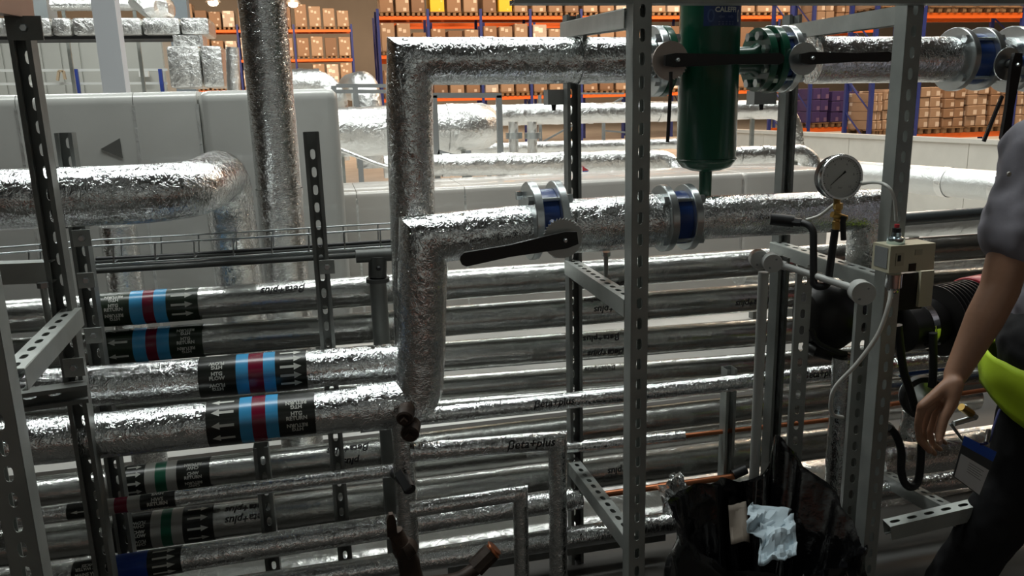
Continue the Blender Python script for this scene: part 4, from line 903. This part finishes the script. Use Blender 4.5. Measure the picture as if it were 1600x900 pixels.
for x in (-40, 118, 250): q = P(x, 108, 12.93); m = MB(); m.bx((q.x-.024, 12.9, 0), (q.x+.024, 12.96, q.z)); m.build('post', RBL, t)
q = P(172, 60, 6.6); t = thing('steel_column', 'pale blue grey square column rising behind the grey duct at left', 'column', (q.x, 6.6, 0))
m = MB(); m.bx((q.x-.078, 6.52, 0), (q.x+.078, 6.68, 4.2)); m.build('shaft', M('column_grey', (.50, .52, .55), .45), t)
m = MB(); m.bx((q.x-.14, 6.46, 0), (q.x+.14, 6.74, .02)); m.build('base_plate', GALV, t)
def foilbox(label, xs, y0, y1, Y, dp, mat=FOILB, nm='foil_duct'):
    z1_, z0_ = P(xs[0], y0, Y).z, P(xs[0], y1, Y).z; t = thing(nm, label, 'duct', (P(xs[0], y1, Y).x, Y, z0_))
    for i in range(len(xs)-1):
        a, b = P(xs[i], y0, Y).x, P(xs[i+1], y0, Y).x; soft_box((a+.006, Y, z0_), (b-.006, Y+dp, z1_), .035).build('duct_section', mat, t)
    return t
tfd = foilbox('horizontal foil wrapped duct across the far top left', (-160, -60, 78, 110, 155, 220, 280, 326), 28, 57, 10.5, .7)
m = MB(); m.bx((P(-100, 58, 10.5).x, 10.6, P(0, 61, 10.5).z), (P(300, 58, 10.5).x, 11.1, P(0, 57, 10.5).z+.02)); m.build('support_rail', BLACK, tfd)
tfc = foilbox('square foil wrapped box in front of the cladding wall at left', (258, 311, 346), 72, 138, 10.0, .7)
m = MB(); a = P(272, 58, 10.3); m.bx((a.x, 10.2, P(272, 74, 10.3).z), (P(318, 58, 10.3).x, 10.6, P(272, 56, 10.3).z)); m.build('riser', FOILB, tfc)
ftube('bright foil pipe along the very top left behind the column', [(80, 8, 11.5), (226, 8, 11.5)], 17)
t = thing('foil_wrap', 'crumpled foil bundle at the top left near the blue grey column', 'foil', P(240, 22, 11)); m = MB(); m.ell(P(238, 8, 11), (.22, .25, .13), 14, 10); 
for i, p in enumerate(m.v): m.v[i] = p+Vector((noise.noise(p*5), 0, noise.noise(p*5+VX*9)))*.12
m.build('sheet', FOILB, t, smooth=20)
q = P(278, 10, 12.5); t = thing('steel_column', 'blue grey far column right of the foil duct at top left', 'column', (q.x, 12.5, 0)); m = MB(); m.bx((q.x-.13, 12.4, 0), (q.x+.13, 12.65, 10.1)); m.build('shaft', M('column_blue', (.22, .25, .27), .5), t)
ftube('narrow upright foil pipe left of the tall vertical pipe', [(366, 160, 10.0), (363, 74, 10.0)], 20)
q = P(50, 8, 11.8); t = thing('duct_damper', 'grey box behind the dark left post at the top edge', 'box', q); m = MB(); m.box(q, (.45, .4, .5)); m.build('housing', M('damper_grey', (.3, .33, .34), .5), t)

# ------------------------------------------------------------------ pallet racking
ORG = M('orange_beam', (.85, .16, .02), .45); RKB = M('rack_blue', (.02, .04, .22), .45); WOOD = M('pallet_wood', (.24, .15, .08), .7, var=.2, vscale=5)
def carton_mat(nm, c, lab_col, dens):
    m = bpy.data.materials.new(nm); m.use_nodes = True; nt = m.node_tree; b = nt.nodes['Principled BSDF']; L = nt.links.new
    b.inputs['Roughness'].default_value = .45; tc = nt.nodes.new('ShaderNodeTexCoord'); vo = nt.nodes.new('ShaderNodeTexVoronoi'); vo.distance = 'CHEBYCHEV'; vo.inputs['Scale'].default_value = 3.4; vo.inputs['Randomness'].default_value = .8
    L(tc.outputs['Object'], vo.inputs['Vector']); lt = nt.nodes.new('ShaderNodeMath'); lt.operation = 'LESS_THAN'; lt.inputs[1].default_value = dens; L(vo.outputs['Distance'], lt.inputs[0])
    mx = nt.nodes.new('ShaderNodeMix'); mx.data_type = 'RGBA'; mx.inputs['A'].default_value = (*c, 1); mx.inputs['B'].default_value = (*lab_col, 1); L(lt.outputs[0], mx.inputs['Factor']); L(mx.outputs['Result'], b.inputs['Base Color'])
    return m
CART = [carton_mat('brown_carton', (.27, .17, .105), (.6, .52, .44), .17), carton_mat('dark_carton', (.20, .125, .08), (.5, .42, .36), .14), carton_mat('pale_carton', (.34, .24, .165), (.65, .58, .5), .2), carton_mat('wrapped_white', (.48, .42, .37), (.85, .8, .75), .28), carton_mat('yellow_load', (.85, .55, .04), (.9, .7, .2), .1), carton_mat('purple_wrap', (.05, .035, .14), (.16, .11, .22), .2)]
CN = ['brown', 'dark brown', 'light brown', 'white wrapped', 'yellow', 'purple wrapped']
ORD = ['first', 'second', 'third', 'fourth', 'fifth', 'sixth', 'seventh', 'eighth', 'ninth', 'tenth', 'eleventh', 'twelfth']+[f'{w_}' for w_ in ('thirteenth', 'fourteenth', 'fifteenth', 'sixteenth', 'seventeenth', 'eighteenth', 'nineteenth', 'twentieth', 'twenty first', 'twenty second', 'twenty third', 'twenty fourth', 'twenty fifth', 'twenty sixth', 'twenty seventh')]
_mesh = {}
def shared(key, mk, name, mat, parent, loc=(0, 0, 0)):
    if key not in _mesh:
        o = mk().build(name, mat, None, smooth=0); _mesh[key] = o
    else:
        o = _mesh[key].copy(); o.name = name; COL.objects.link(o)
    o.parent = parent; o.location = loc; return o
def pallet_mb(w_):
    m = MB()
    for k in range(5): m.box((0, -.5+.25*k, .135), (w_, .16, .022))
    for x in (-w_/2+.06, 0, w_/2-.06):
        m.box((x, 0, .013), (.1, 1.1, .026))
        for y in (-.5, 0, .5): m.box((x, y, .07), (.1, .12, .1))
    return m
def load(label, group, loc, w_, h, k, nx, nz):
    t = thing('pallet_load', label, 'pallet load', loc, group)
    shared(('pal', round(w_, 2)), lambda: pallet_mb(w_), 'pallet', WOOD, t)
    cw, chh = w_/nx, (h-.15)/nz
    for i in range(nx):
        for j in range(nz):
            shared(('c', round(cw, 3), round(chh, 2), k), lambda: soft_box((-cw/2+.006, -.5, 0), (cw/2-.006, .5, chh-.008), .015, 1), 'carton', CART[k], t, (-w_/2+cw*(i+.5), random.uniform(-.03, .03), .147+chh*j))
    return t
def rack(label, short, Y, xpx, levels, nload, top, carts, nx=2, nz=2, lw=None, bottom=0.0, hrange=(.75, 1.15), group=None, loads=True, skip=lambda b, l, k: False, lvn=('upper', 'middle', 'lower', 'bottom')):
    """xpx: pixel x of the uprights; levels: beam heights in metres, top first"""
    X = [P(x, 60, Y).x for x in xpx]; t = thing('pallet_rack', label, 'rack', (X[0], Y, bottom), group='pallet racks')
    for x in X:
        for y in (Y, Y+1.0):
            m = MB(); m.bx((x-.05, y-.04, bottom), (x+.05, y+.04, top)); m.build('upright', RKB, t, smooth=0)
        m = MB()
        z = bottom+.3
        while z < top-.9: m.bar((x, Y, z), (x, Y+1.0, z+.8), .03, .03, VX); z += .8
        m.build('brace', RKB, t, smooth=0)
    for i in range(len(X)-1):
        for z in levels:
            for y in (Y, Y+1.0): m = MB(); m.bx((X[i]+.05, y-.025, z-.13), (X[i+1]-.05, y+.025, z)); m.build('beam', ORG, t, smooth=0)
    if loads:
        for li, z in enumerate(levels):
            n_ = 0
            for i in range(len(X)-1):
                wb_ = (X[i+1]-X[i]-.1)/nload
                for k in range(nload):
                    if skip(i, li, k): continue
                    kk = carts(i, li, k); h = random.uniform(*hrange); w_ = (lw or wb_*.86)
                    load(f'{CN[kk]} pallet load, {ORD[n_]} from left, {lvn[li]} level of {short}', f'pallet loads on the {short}', (X[i]+.05+wb_*(k+.5), Y+.5, z), round(w_, 2), h, kk, nx, nz); n_ += 1
    return t
rnd = lambda i, l, k: random.choice((0, 0, 1, 2, 2, 3))
z31 = lambda y, Y, x=800: P(x, y, Y).z
rack('wide orange and blue pallet rack far behind the upper main', 'far middle rack', 31, [592, 670, 752, 829, 908, 988, 1068, 1150, 1236], [z31(25, 31), z31(84, 31), z31(150, 31)], 3, z31(14, 31), lambda i, l, k: 4 if (i, l, k) in ((1, 0, 0), (2, 0, 1)) else rnd(i, l, k), hrange=(.75, 1.15), nx=1, nz=1)
rack('second orange pallet rack close behind the far middle rack', 'rear middle rack', 33.6, [588, 674, 756, 835, 912, 990], [z31(25, 31), z31(84, 31)], 3, z31(12, 31), rnd, loads=False)
rack('dim orange pallet rack at the far left behind the vertical pipe', 'far left rack', 45, [283, 372, 460, 550], [z31(46, 45, 500), z31(92, 45, 500), z31(138, 45, 500)], 4, z31(38, 45, 500), rnd, hrange=(0.9, 1.3), nx=1, nz=1)
rack('near orange pallet rack at the right edge', 'near right rack', 18, [1368, 1441, 1595, 1700], [z31(20, 18, 1500), z31(207, 18, 1500)], 4, z31(-40, 18, 1500), lambda i, l, k: (0, 2)[(k+l) % 2] if i else 2, nx=2, nz=4, hrange=(1.05, 1.25), lvn=('upper', 'lower'))
rack('orange pallet rack behind the upper main, left of the right post', 'right middle rack', 22, [1236, 1270, 1366], [z31(44, 22, 1320), z31(198, 22, 1320)], 3, z31(-20, 22, 1320), lambda i, l, k: 5 if l == 1 else rnd(i, l, k), nx=2, nz=3, hrange=(1.0, 1.2), lvn=('upper', 'lower'), skip=lambda b, l, k: b == 0)
# bulbs under the roof
HB = M('lamp_glow', (1, .7, .4), .5, emit=((1.0, .72, .42), 30)); SH = M('lamp_hood', (.3, .3, .3), .4, .6)
for i, (x, y, lab_) in enumerate(((333, 5, 'glowing high-bay lamp at the top left above the far rack'), (458, 7, 'glowing high-bay lamp right of the tall vertical pipe'))):
    c = P(x, y, 40); t = thing('high_bay_lamp', lab_, 'lamp', c)
    m = MB(); m.ell(c, (.22, .22, .13), 14, 8); m.build('bulb', HB, t); m = MB(); m.lathe(c+VZ*.05, VZ, [(0, .34), (.02, .34), (.3, .12), (.5, .08)], 16); m.build('hood', SH, t)
    m = MB(); m.tube([c+VZ*.5, (c.x, c.y, 10.6)], .02, 6); m.build('cord', BLACK, t)

# ------------------------------------------------------------------ refuse bag with paper
BAG = M('black_polythene', (.006, .006, .007), .16, bump=.9, bscale=11, coat=.3)
rim_px = [(1345, 850, 1.74), (1300, 772, 1.82), (1252, 722, 1.88), (1214, 680, 1.93), (1199, 735, 1.96), (1165, 752, 1.96), (1130, 748, 1.90), (1085, 764, 1.82), (1058, 800, 1.74), (1085, 850, 1.64), (1150, 884, 1.56), (1215, 900, 1.52), (1290, 892, 1.58)]
rim = [P(*p) for p in rim_px]; NB = 8; loop = []
for i in range(len(rim)):
    p0, p1, p2, p3 = (rim[(i+k-1) % len(rim)] for k in range(4))
    for k in range(NB):
        u = k/NB; loop.append(0.5*((2*p1)+(p2-p0)*u+(2*p0-5*p1+4*p2-p3)*u*u+(3*p1-p0-3*p2+p3)*u**3))
bc = Vector((sum(p.x for p in rim)/len(rim), 1.74, 0)); N_ = len(loop); T = 22; vs = []; fs = []
for j in range(T+1):
    u = j/T
    for i, p in enumerate(loop):
        ang = math.atan2(p.y-bc.y, p.x-bc.x); base = bc+Vector((math.cos(ang)*.21, math.sin(ang)*.15, 0))
        q = base.lerp(p, u); out = Vector((math.cos(ang), math.sin(ang), 0))
        q += out*(.055*math.sin(PI*min(1, u*1.1))*(1 if u < .9 else .6))
        fo = noise.noise(Vector((ang*2, u*3, 1)))*.022+noise.noise(q*9)*.022+abs(noise.noise(q*15+VX*3))*.026+noise.noise(q*30)*.008
        q += out*fo*(.3+u); q.z += noise.noise(q*12)*.012*u; vs.append(q)
for k, (sc_, dz) in enumerate(((.93, -.015), (.80, -.10), (.6, -.16), (.3, -.20))):
    for i, p in enumerate(loop):
        q = vs[T*N_+i]; c_ = Vector((bc.x, bc.y, 0)); q2 = Vector((c_.x+(q.x-c_.x)*sc_, c_.y+(q.y-c_.y)*sc_, max(.12, q.z*(1-.25*k)+dz)))
        q2 += Vector((0, 0, noise.noise(q2*18)*.02)); vs.append(q2)
for j in range(T+4):
    for i in range(N_): k = (i+1) % N_; fs.append((j*N_+i, j*N_+k, (j+1)*N_+k, (j+1)*N_+i))
fs.append(tuple((T+4)*N_+i for i in range(N_))); fs.append(tuple(range(N_-1, -1, -1)))
t = thing('refuse_bag', 'open black bin bag with a tall pulled-up corner on the floor', 'bag', (bc.x, bc.y, 0))
m = MB(); m.add(vs, fs); m.build('polythene', BAG, t, smooth=70)
def sheet(nm, corners, n, mat, par, amp, seed, th=.002):
    a, b, c, d = (Vector(p) for p in corners); m = MB(); v_ = []
    for j in range(n+1):
        for i in range(n+1):
            p = a.lerp(b, i/n).lerp(d.lerp(c, i/n), j/n); q = Vector((i*.42, j*.42, seed))
            nn_ = (b-a).cross(d-a).normalized(); v_.append(p+nn_*(amp*(noise.noise(q*.55)*1.6+abs(noise.noise(q*1.1))))+(b-a)*.06*noise.noise(q*.7+VX*9)+(d-a)*.06*noise.noise(q*.7+VX*19))
    m.add(v_, [(j*(n+1)+i, j*(n+1)+i+1, (j+1)*(n+1)+i+1, (j+1)*(n+1)+i) for j in range(n) for i in range(n)])
    o = m.build(nm, mat, par, smooth=25, fix=False); md = o.modifiers.new('thickness', 'SOLIDIFY'); md.thickness = th; return o
PAP = M('pale_blue_paper', (.46, .56, .62), .7, var=.05)
t = thing('crumpled_paper', 'crumpled pale blue paper on top of the rubbish in the black bag', 'paper', P(1215, 850, 1.66))
sheet('sheet', (P(1186, 884, 1.60), P(1244, 868, 1.60), P(1240, 802, 1.72), P(1186, 822, 1.70)), 12, PAP, t, .022, 2.0)
sheet('folded_flap', (P(1164, 815, 1.69), P(1190, 866, 1.64), P(1240, 795, 1.76), P(1170, 788, 1.78)), 10, PAP, t, .02, 7.0)
t = thing('cardboard_piece', 'dull brown card standing in the left of the black bag', 'card', P(1150, 830, 1.76))
sheet('sheet', (P(1142, 850, 1.72), P(1172, 850, 1.70), P(1166, 785, 1.80), P(1138, 790, 1.80)), 6, M('dull_card', (.16, .13, .10), .7), t, .015, 3.0)
# wrap hanging from the tee left of the bag
t = thing('foil_wrap', 'torn foil hanging from the copper tee left of the bag', 'foil', P(1050, 800, 2.2)); q = P(1056, 778, 2.2)
m = MB(); m.ell(q, (.05, .05, .075), 14, 12)
for i, p in enumerate(m.v): m.v[i] = p+(p-q)*(.8*noise.noise(p*40))
m.build('sheet', FOIL, t, smooth=20)

# ------------------------------------------------------------------ person at the right edge
def blob(name, cones, ells, mat, parent, vox=.006, smooth_it=6, extra=None):
    m = MB()
    for p, q, r0, r1 in cones:
        p, q = Vector(p), Vector(q); d = (q-p)
        if d.length < 1e-4: d = VZ*1e-3
        m.tube([p, q], (r0, r1), 16); m.ell(p, (r0,)*3, 14, 9); m.ell(q, (r1,)*3, 14, 9)
    for c, r, *R_ in ells: m.ell(c, r, 20, 14, R_[0] if R_ else None)
    o = m.build(name, mat, parent, smooth=0)
    md = o.modifiers.new('r', 'REMESH'); md.mode = 'VOXEL'; md.voxel_size = vox; md.use_smooth_shade = True
    ms = o.modifiers.new('s', 'SMOOTH'); ms.factor = .5; ms.iterations = smooth_it
    dg = bpy.context.evaluated_depsgraph_get(); me = bpy.data.meshes.new_from_object(o.evaluated_get(dg)); o.modifiers.clear(); old = o.data; o.data = me; bpy.data.meshes.remove(old)
    me.polygons.foreach_set('use_smooth', [True]*len(me.polygons))
    if not me.materials: me.materials.append(mat)
    return o
PA = math.radians(-42); PF = Vector((math.cos(PA), math.sin(PA), 0)); PL = Vector((-math.sin(PA), math.cos(PA), 0)); RB = Matrix.Rotation(PA, 3, 'Z')
sh = P(1616, 235, 1.60); sh.z = min(sh.z, 1.44); PC = Vector((sh.x, sh.y, 0))+PL*.19+PF*.115
def B(f, l, z): return PC+PF*f+PL*l+VZ*z
per = thing('person', 'person in grey shirt and black trousers walking out at the right edge, bare arm hanging', 'person', PC)
SKIN = M('skin', (.40, .215, .135), .5, var=.08, vscale=12, bump=.04, bscale=90)
el = P(1562, 452, 1.55); wr = P(1493, 586, 1.53)
cones = [(sh, el, .052, .044), (el, el.lerp(wr, .35), .044, .043), (el.lerp(wr, .35), wr, .043, .027)]
kn = [P(1440, 636, 1.505), P(1449, 640, 1.525), P(1459, 642, 1.545), P(1468, 641, 1.565)]
for i, k in enumerate(kn): cones.append((wr+(k-wr)*.12+Vector((0, (i-1.5)*.004, 0)), k, .0165, .0125))
F = [[(1440, 636), (1434, 664), (1437, 688), (1453, 706)], [(1449, 640), (1441, 672), (1446, 697), (1461, 709)], [(1459, 642), (1452, 672), (1457, 694), (1470, 703)], [(1467, 641), (1461, 667), (1466, 684), (1478, 693)]]
for i, f in enumerate(F):
    yy = (1.505, 1.525, 1.545, 1.565)[i]; pts = [P(x, y, yy+.004*j) for j, (x, y) in enumerate(f)]; rr = ((.0115, .0098, .0088, .0075), (.0115, .0100, .0090, .0076), (.0110, .0095, .0085, .0072), (.0098, .0083, .0075, .0066))[i]
    for j in range(3): cones.append((pts[j], pts[j+1], rr[j], rr[j+1]))
tpx = [(1494, 600), (1486, 630), (1474, 654), (1469, 676), (1467, 690)]; tr = (.018, .0160, .0125, .0115, .0090)
tpts = [P(x, y, 1.505-.010*j) for j, (x, y) in enumerate(tpx)]
for j in range(4): cones.append((tpts[j], tpts[j+1], tr[j], tr[j+1]))
# head, neck, trunk, far arm and legs under the clothes
chest = B(.03, 0, 1.30); hip = B(0, 0, .93); nk = B(.05, 0, 1.50); hd = B(.09, 0, 1.655)
shf = B(.02, .185, 1.42); elf = B(.12, .24, 1.14); wrf = B(.30, .22, .97)
cones += [(chest, hip, .10, .10), (chest, nk, .08, .055), (nk, hd, .055, .06), (sh, B(.03, -.1, 1.40), .05, .08), (shf, B(.03, .1, 1.40), .05, .08), (shf, elf, .05, .042), (elf, wrf, .042, .027)]
hf = wrf+PF*.06-VZ*.06; cones.append((wrf, hf, .027, .03))
for i in range(4): a = hf+PL*((i-1.5)*.02); cones += [(a, a+PF*.03-VZ*.04, .010, .009), (a+PF*.03-VZ*.04, a+PF*.015-VZ*.075, .009, .0075)]
cones += [(wrf+PF*.02-PL*.02-VZ*.02, hf+PF*.045-PL*.045-VZ*.02, .013, .009)]
hpR, hpL = B(-.01, -.09, .90), B(.01, .09, .90)
knR = P(1590, 790, 1.66); knR.z = .50; anR = knR-PF*.14; anR.z = .11; knL = B(.17, .09, .50); anL = B(.22, .09, .09)
cones += [(hpR, knR, .075, .05), (knR, anR, .05, .036), (hpL, knL, .075, .05), (knL, anL, .05, .036)]
def H(f, l, z): return hd+PF*f+PL*l+VZ*z
ells = [(H(0, 0, .03), (.098, .078, .115), RB), (H(.055, 0, -.055), (.05, .045, .05), RB), (H(.108, 0, -.005), (.018, .013, .022), RB), (H(-.005, -.078, 0), (.022, .012, .034), RB), (H(-.005, .078, 0), (.022, .012, .034), RB), (H(.095, 0, -.062), (.014, .026, .007), RB), (H(.09, 0, .035), (.014, .045, .010), RB)]
body = blob('body', cones, ells, SKIN, per, .0052, 5)
NAIL = M('finger_nail', (.50, .31, .24), .35)
tq_ = tpts[4]; m = MB(); m.ell(tq_+Vector((-.002, -.0078, .001)), (.0055, .0018, .0075), 12, 8); m.build('thumb_nail', NAIL, body)
m = MB(); m.ell(H(-.02, 0, .055), (.105, .088, .108), 24, 16, RB)
for i, p in enumerate(m.v): m.v[i] = p+(p-hd)*.05*noise.noise(p*30)
m.build('hair', M('short_hair', (.03, .02, .012), .7, bump=.4, bscale=120), per)
for sg in (-1, 1): m = MB(); m.ell(H(.092, sg*.032, .012), (.009, .012, .008), 12, 8, RB); m.build('eye', M('eye_white', (.7, .68, .64), .2), body)
SHIRT = M('grey_shirt', (.27, .26, .30), .8, var=.06, vscale=10, bump=.25, bscale=14)
slE = sh.lerp(el, .62)
def wr_(nm, cones, ells, mat, vox, amp, f, it=4):
    o = blob(nm, cones, ells, mat, per, vox, it)
    for v in o.data.vertices:
        p = v.co; n_ = v.normal; v.co = p+n_*amp*(noise.noise(Vector((p.x*f, p.y*f, p.z*f*.6)))+.5*noise.noise(p*f*2.3))
    o.data.update(); return o
tor = [(B(.02, 0, 1.34), (.13, .19, .17), RB), (B(.01, 0, 1.18), (.125, .175, .2), RB), (B(0, 0, 1.0), (.13, .17, .16), RB)]
wr_('shirt', [(sh+Vector((0, 0, .0)), slE, .074, .070), (shf, shf.lerp(elf, .75), .074, .066), (sh, B(.03, 0, 1.42), .075, .1), (shf, B(.03, 0, 1.42), .075, .1), (B(0, -.03, 1.15), B(-.005, 0, .92), .12, .13)], tor, SHIRT, .009, .017, 11)
m = MB(); q = P(1576, 272, 1.52); m.lathe(q, -VY, [(0, .006), (.003, .005)], 10); m.build('button', M('pale_button', (.5, .47, .42), .4), per)
HIV = M('hi_vis_yellow', (.48, .68, .02), .7, var=.06, vscale=9, bump=.2, bscale=12)
zt_, zb_ = P(1575, 555, 1.70).z, P(1590, 640, 1.70).z
m = MB(); N2 = 44; v_ = []
for j in range(9):
    u = j/8
    for i in range(N2):
        a = 2*PI*i/N2; k = 1+.05*math.sin(u*PI)+.05*noise.noise(Vector((math.cos(a)*2, math.sin(a)*2, u*2)))+.03*noise.noise(Vector((a*4, u, 0)))
        v_.append(B(math.cos(a)*.165*k, math.sin(a)*.20*k, zt_+(zb_-zt_)*u+.02*math.sin(a*2+1)*(.3+u)-.04*math.cos(a)*u))
m.add(v_, [(j*N2+i, j*N2+(i+1) % N2, (j+1)*N2+(i+1) % N2, (j+1)*N2+i) for j in range(8) for i in range(N2)])
o = m.build('hi_vis_hem', HIV, per, smooth=60); md = o.modifiers.new('thickness', 'SOLIDIFY'); md.thickness = .006
TRO = M('black_trousers', (.006, .006, .008), .85, bump=.15, bscale=20)
wr_('trousers', [(hpR, knR, .115, .085), (knR, anR, .085, .078), (hpL, knL, .115, .085), (knL, anL, .085, .078), (B(0, -.06, .90), B(0, .06, .90), .14, .14)], [], TRO, .011, .010, 12)
SHOE = M('black_shoe', (.01, .01, .01), .4)
for a_, y_ in ((anR, 0), (anL, 0)):
    bz = .045
    blob('shoe', [(a_-PF*.05+VZ*(bz-a_.z), a_+PF*.16+VZ*(bz-.008-a_.z), .045, .036), (a_-PF*.02+VZ*(bz+.01-a_.z), a_+VZ*(.11-a_.z), .045, .05)], [], SHOE, per, .01, 4)
# identity card on a strap at the hip
Yc = 1.50; cq = [P(1507, 681, Yc), P(1557, 706, Yc), P(1530, 775, Yc-.01), P(1489, 744, Yc-.01)]
idc = thing('identity_card', 'white identity card in a clear holder with blue top hanging at the hip', 'card', P(1525, 760, Yc))
def quad(a0, a1, b0, b1, nm, mat, d=0.0, th=.0012, par=None):
    def at(u, v): return cq[0].lerp(cq[1], u).lerp(cq[3].lerp(cq[2], u), v)
    nn_ = (cq[1]-cq[0]).cross(cq[3]-cq[0]).normalized(); nn_ = nn_ if nn_.y < 0 else -nn_
    v_ = [at(a0, b0), at(a1, b0), at(a1, b1), at(a0, b1)]; v_ = [p+nn_*d for p in v_]; m = MB(); m.add(v_+[p-nn_*th for p in v_], [(0, 1, 2, 3), (7, 6, 5, 4), (0, 4, 5, 1), (1, 5, 6, 2), (2, 6, 7, 3), (3, 7, 4, 0)]); return m.build(nm, mat, par or idc, smooth=0)
quad(0, 1, 0, 1, 'holder', M('holder_grey', (.06, .07, .075), .3)); quad(0, 1, 0, .22, 'blue_top', M('holder_blue', (.02, .10, .55), .35), .001)
cf = quad(.04, .98, .42, .98, 'paper_card', M('card_white', (.70, .72, .73), .5), .001)
for k in range(5): quad(.35, .85-.08*(k % 2), .50+.05*k, .512+.05*k, 'print_line', M('card_print', (.2, .21, .22), .6), .0014, .0004, cf)
m = MB(); m.tube(spline([P(1562, 640, 1.56), P(1553, 665, 1.53), P(1545, 690, 1.50), P(1532, 694, 1.498)], 5), .003, 8); m.build('strap', M('strap_blue', (.012, .015, .09), .6), idc)
m = MB(); m.tube([P(1545, 672, 1.515), P(1541, 692, 1.497)], .0055, 10); m.build('clip', CHROME, idc)
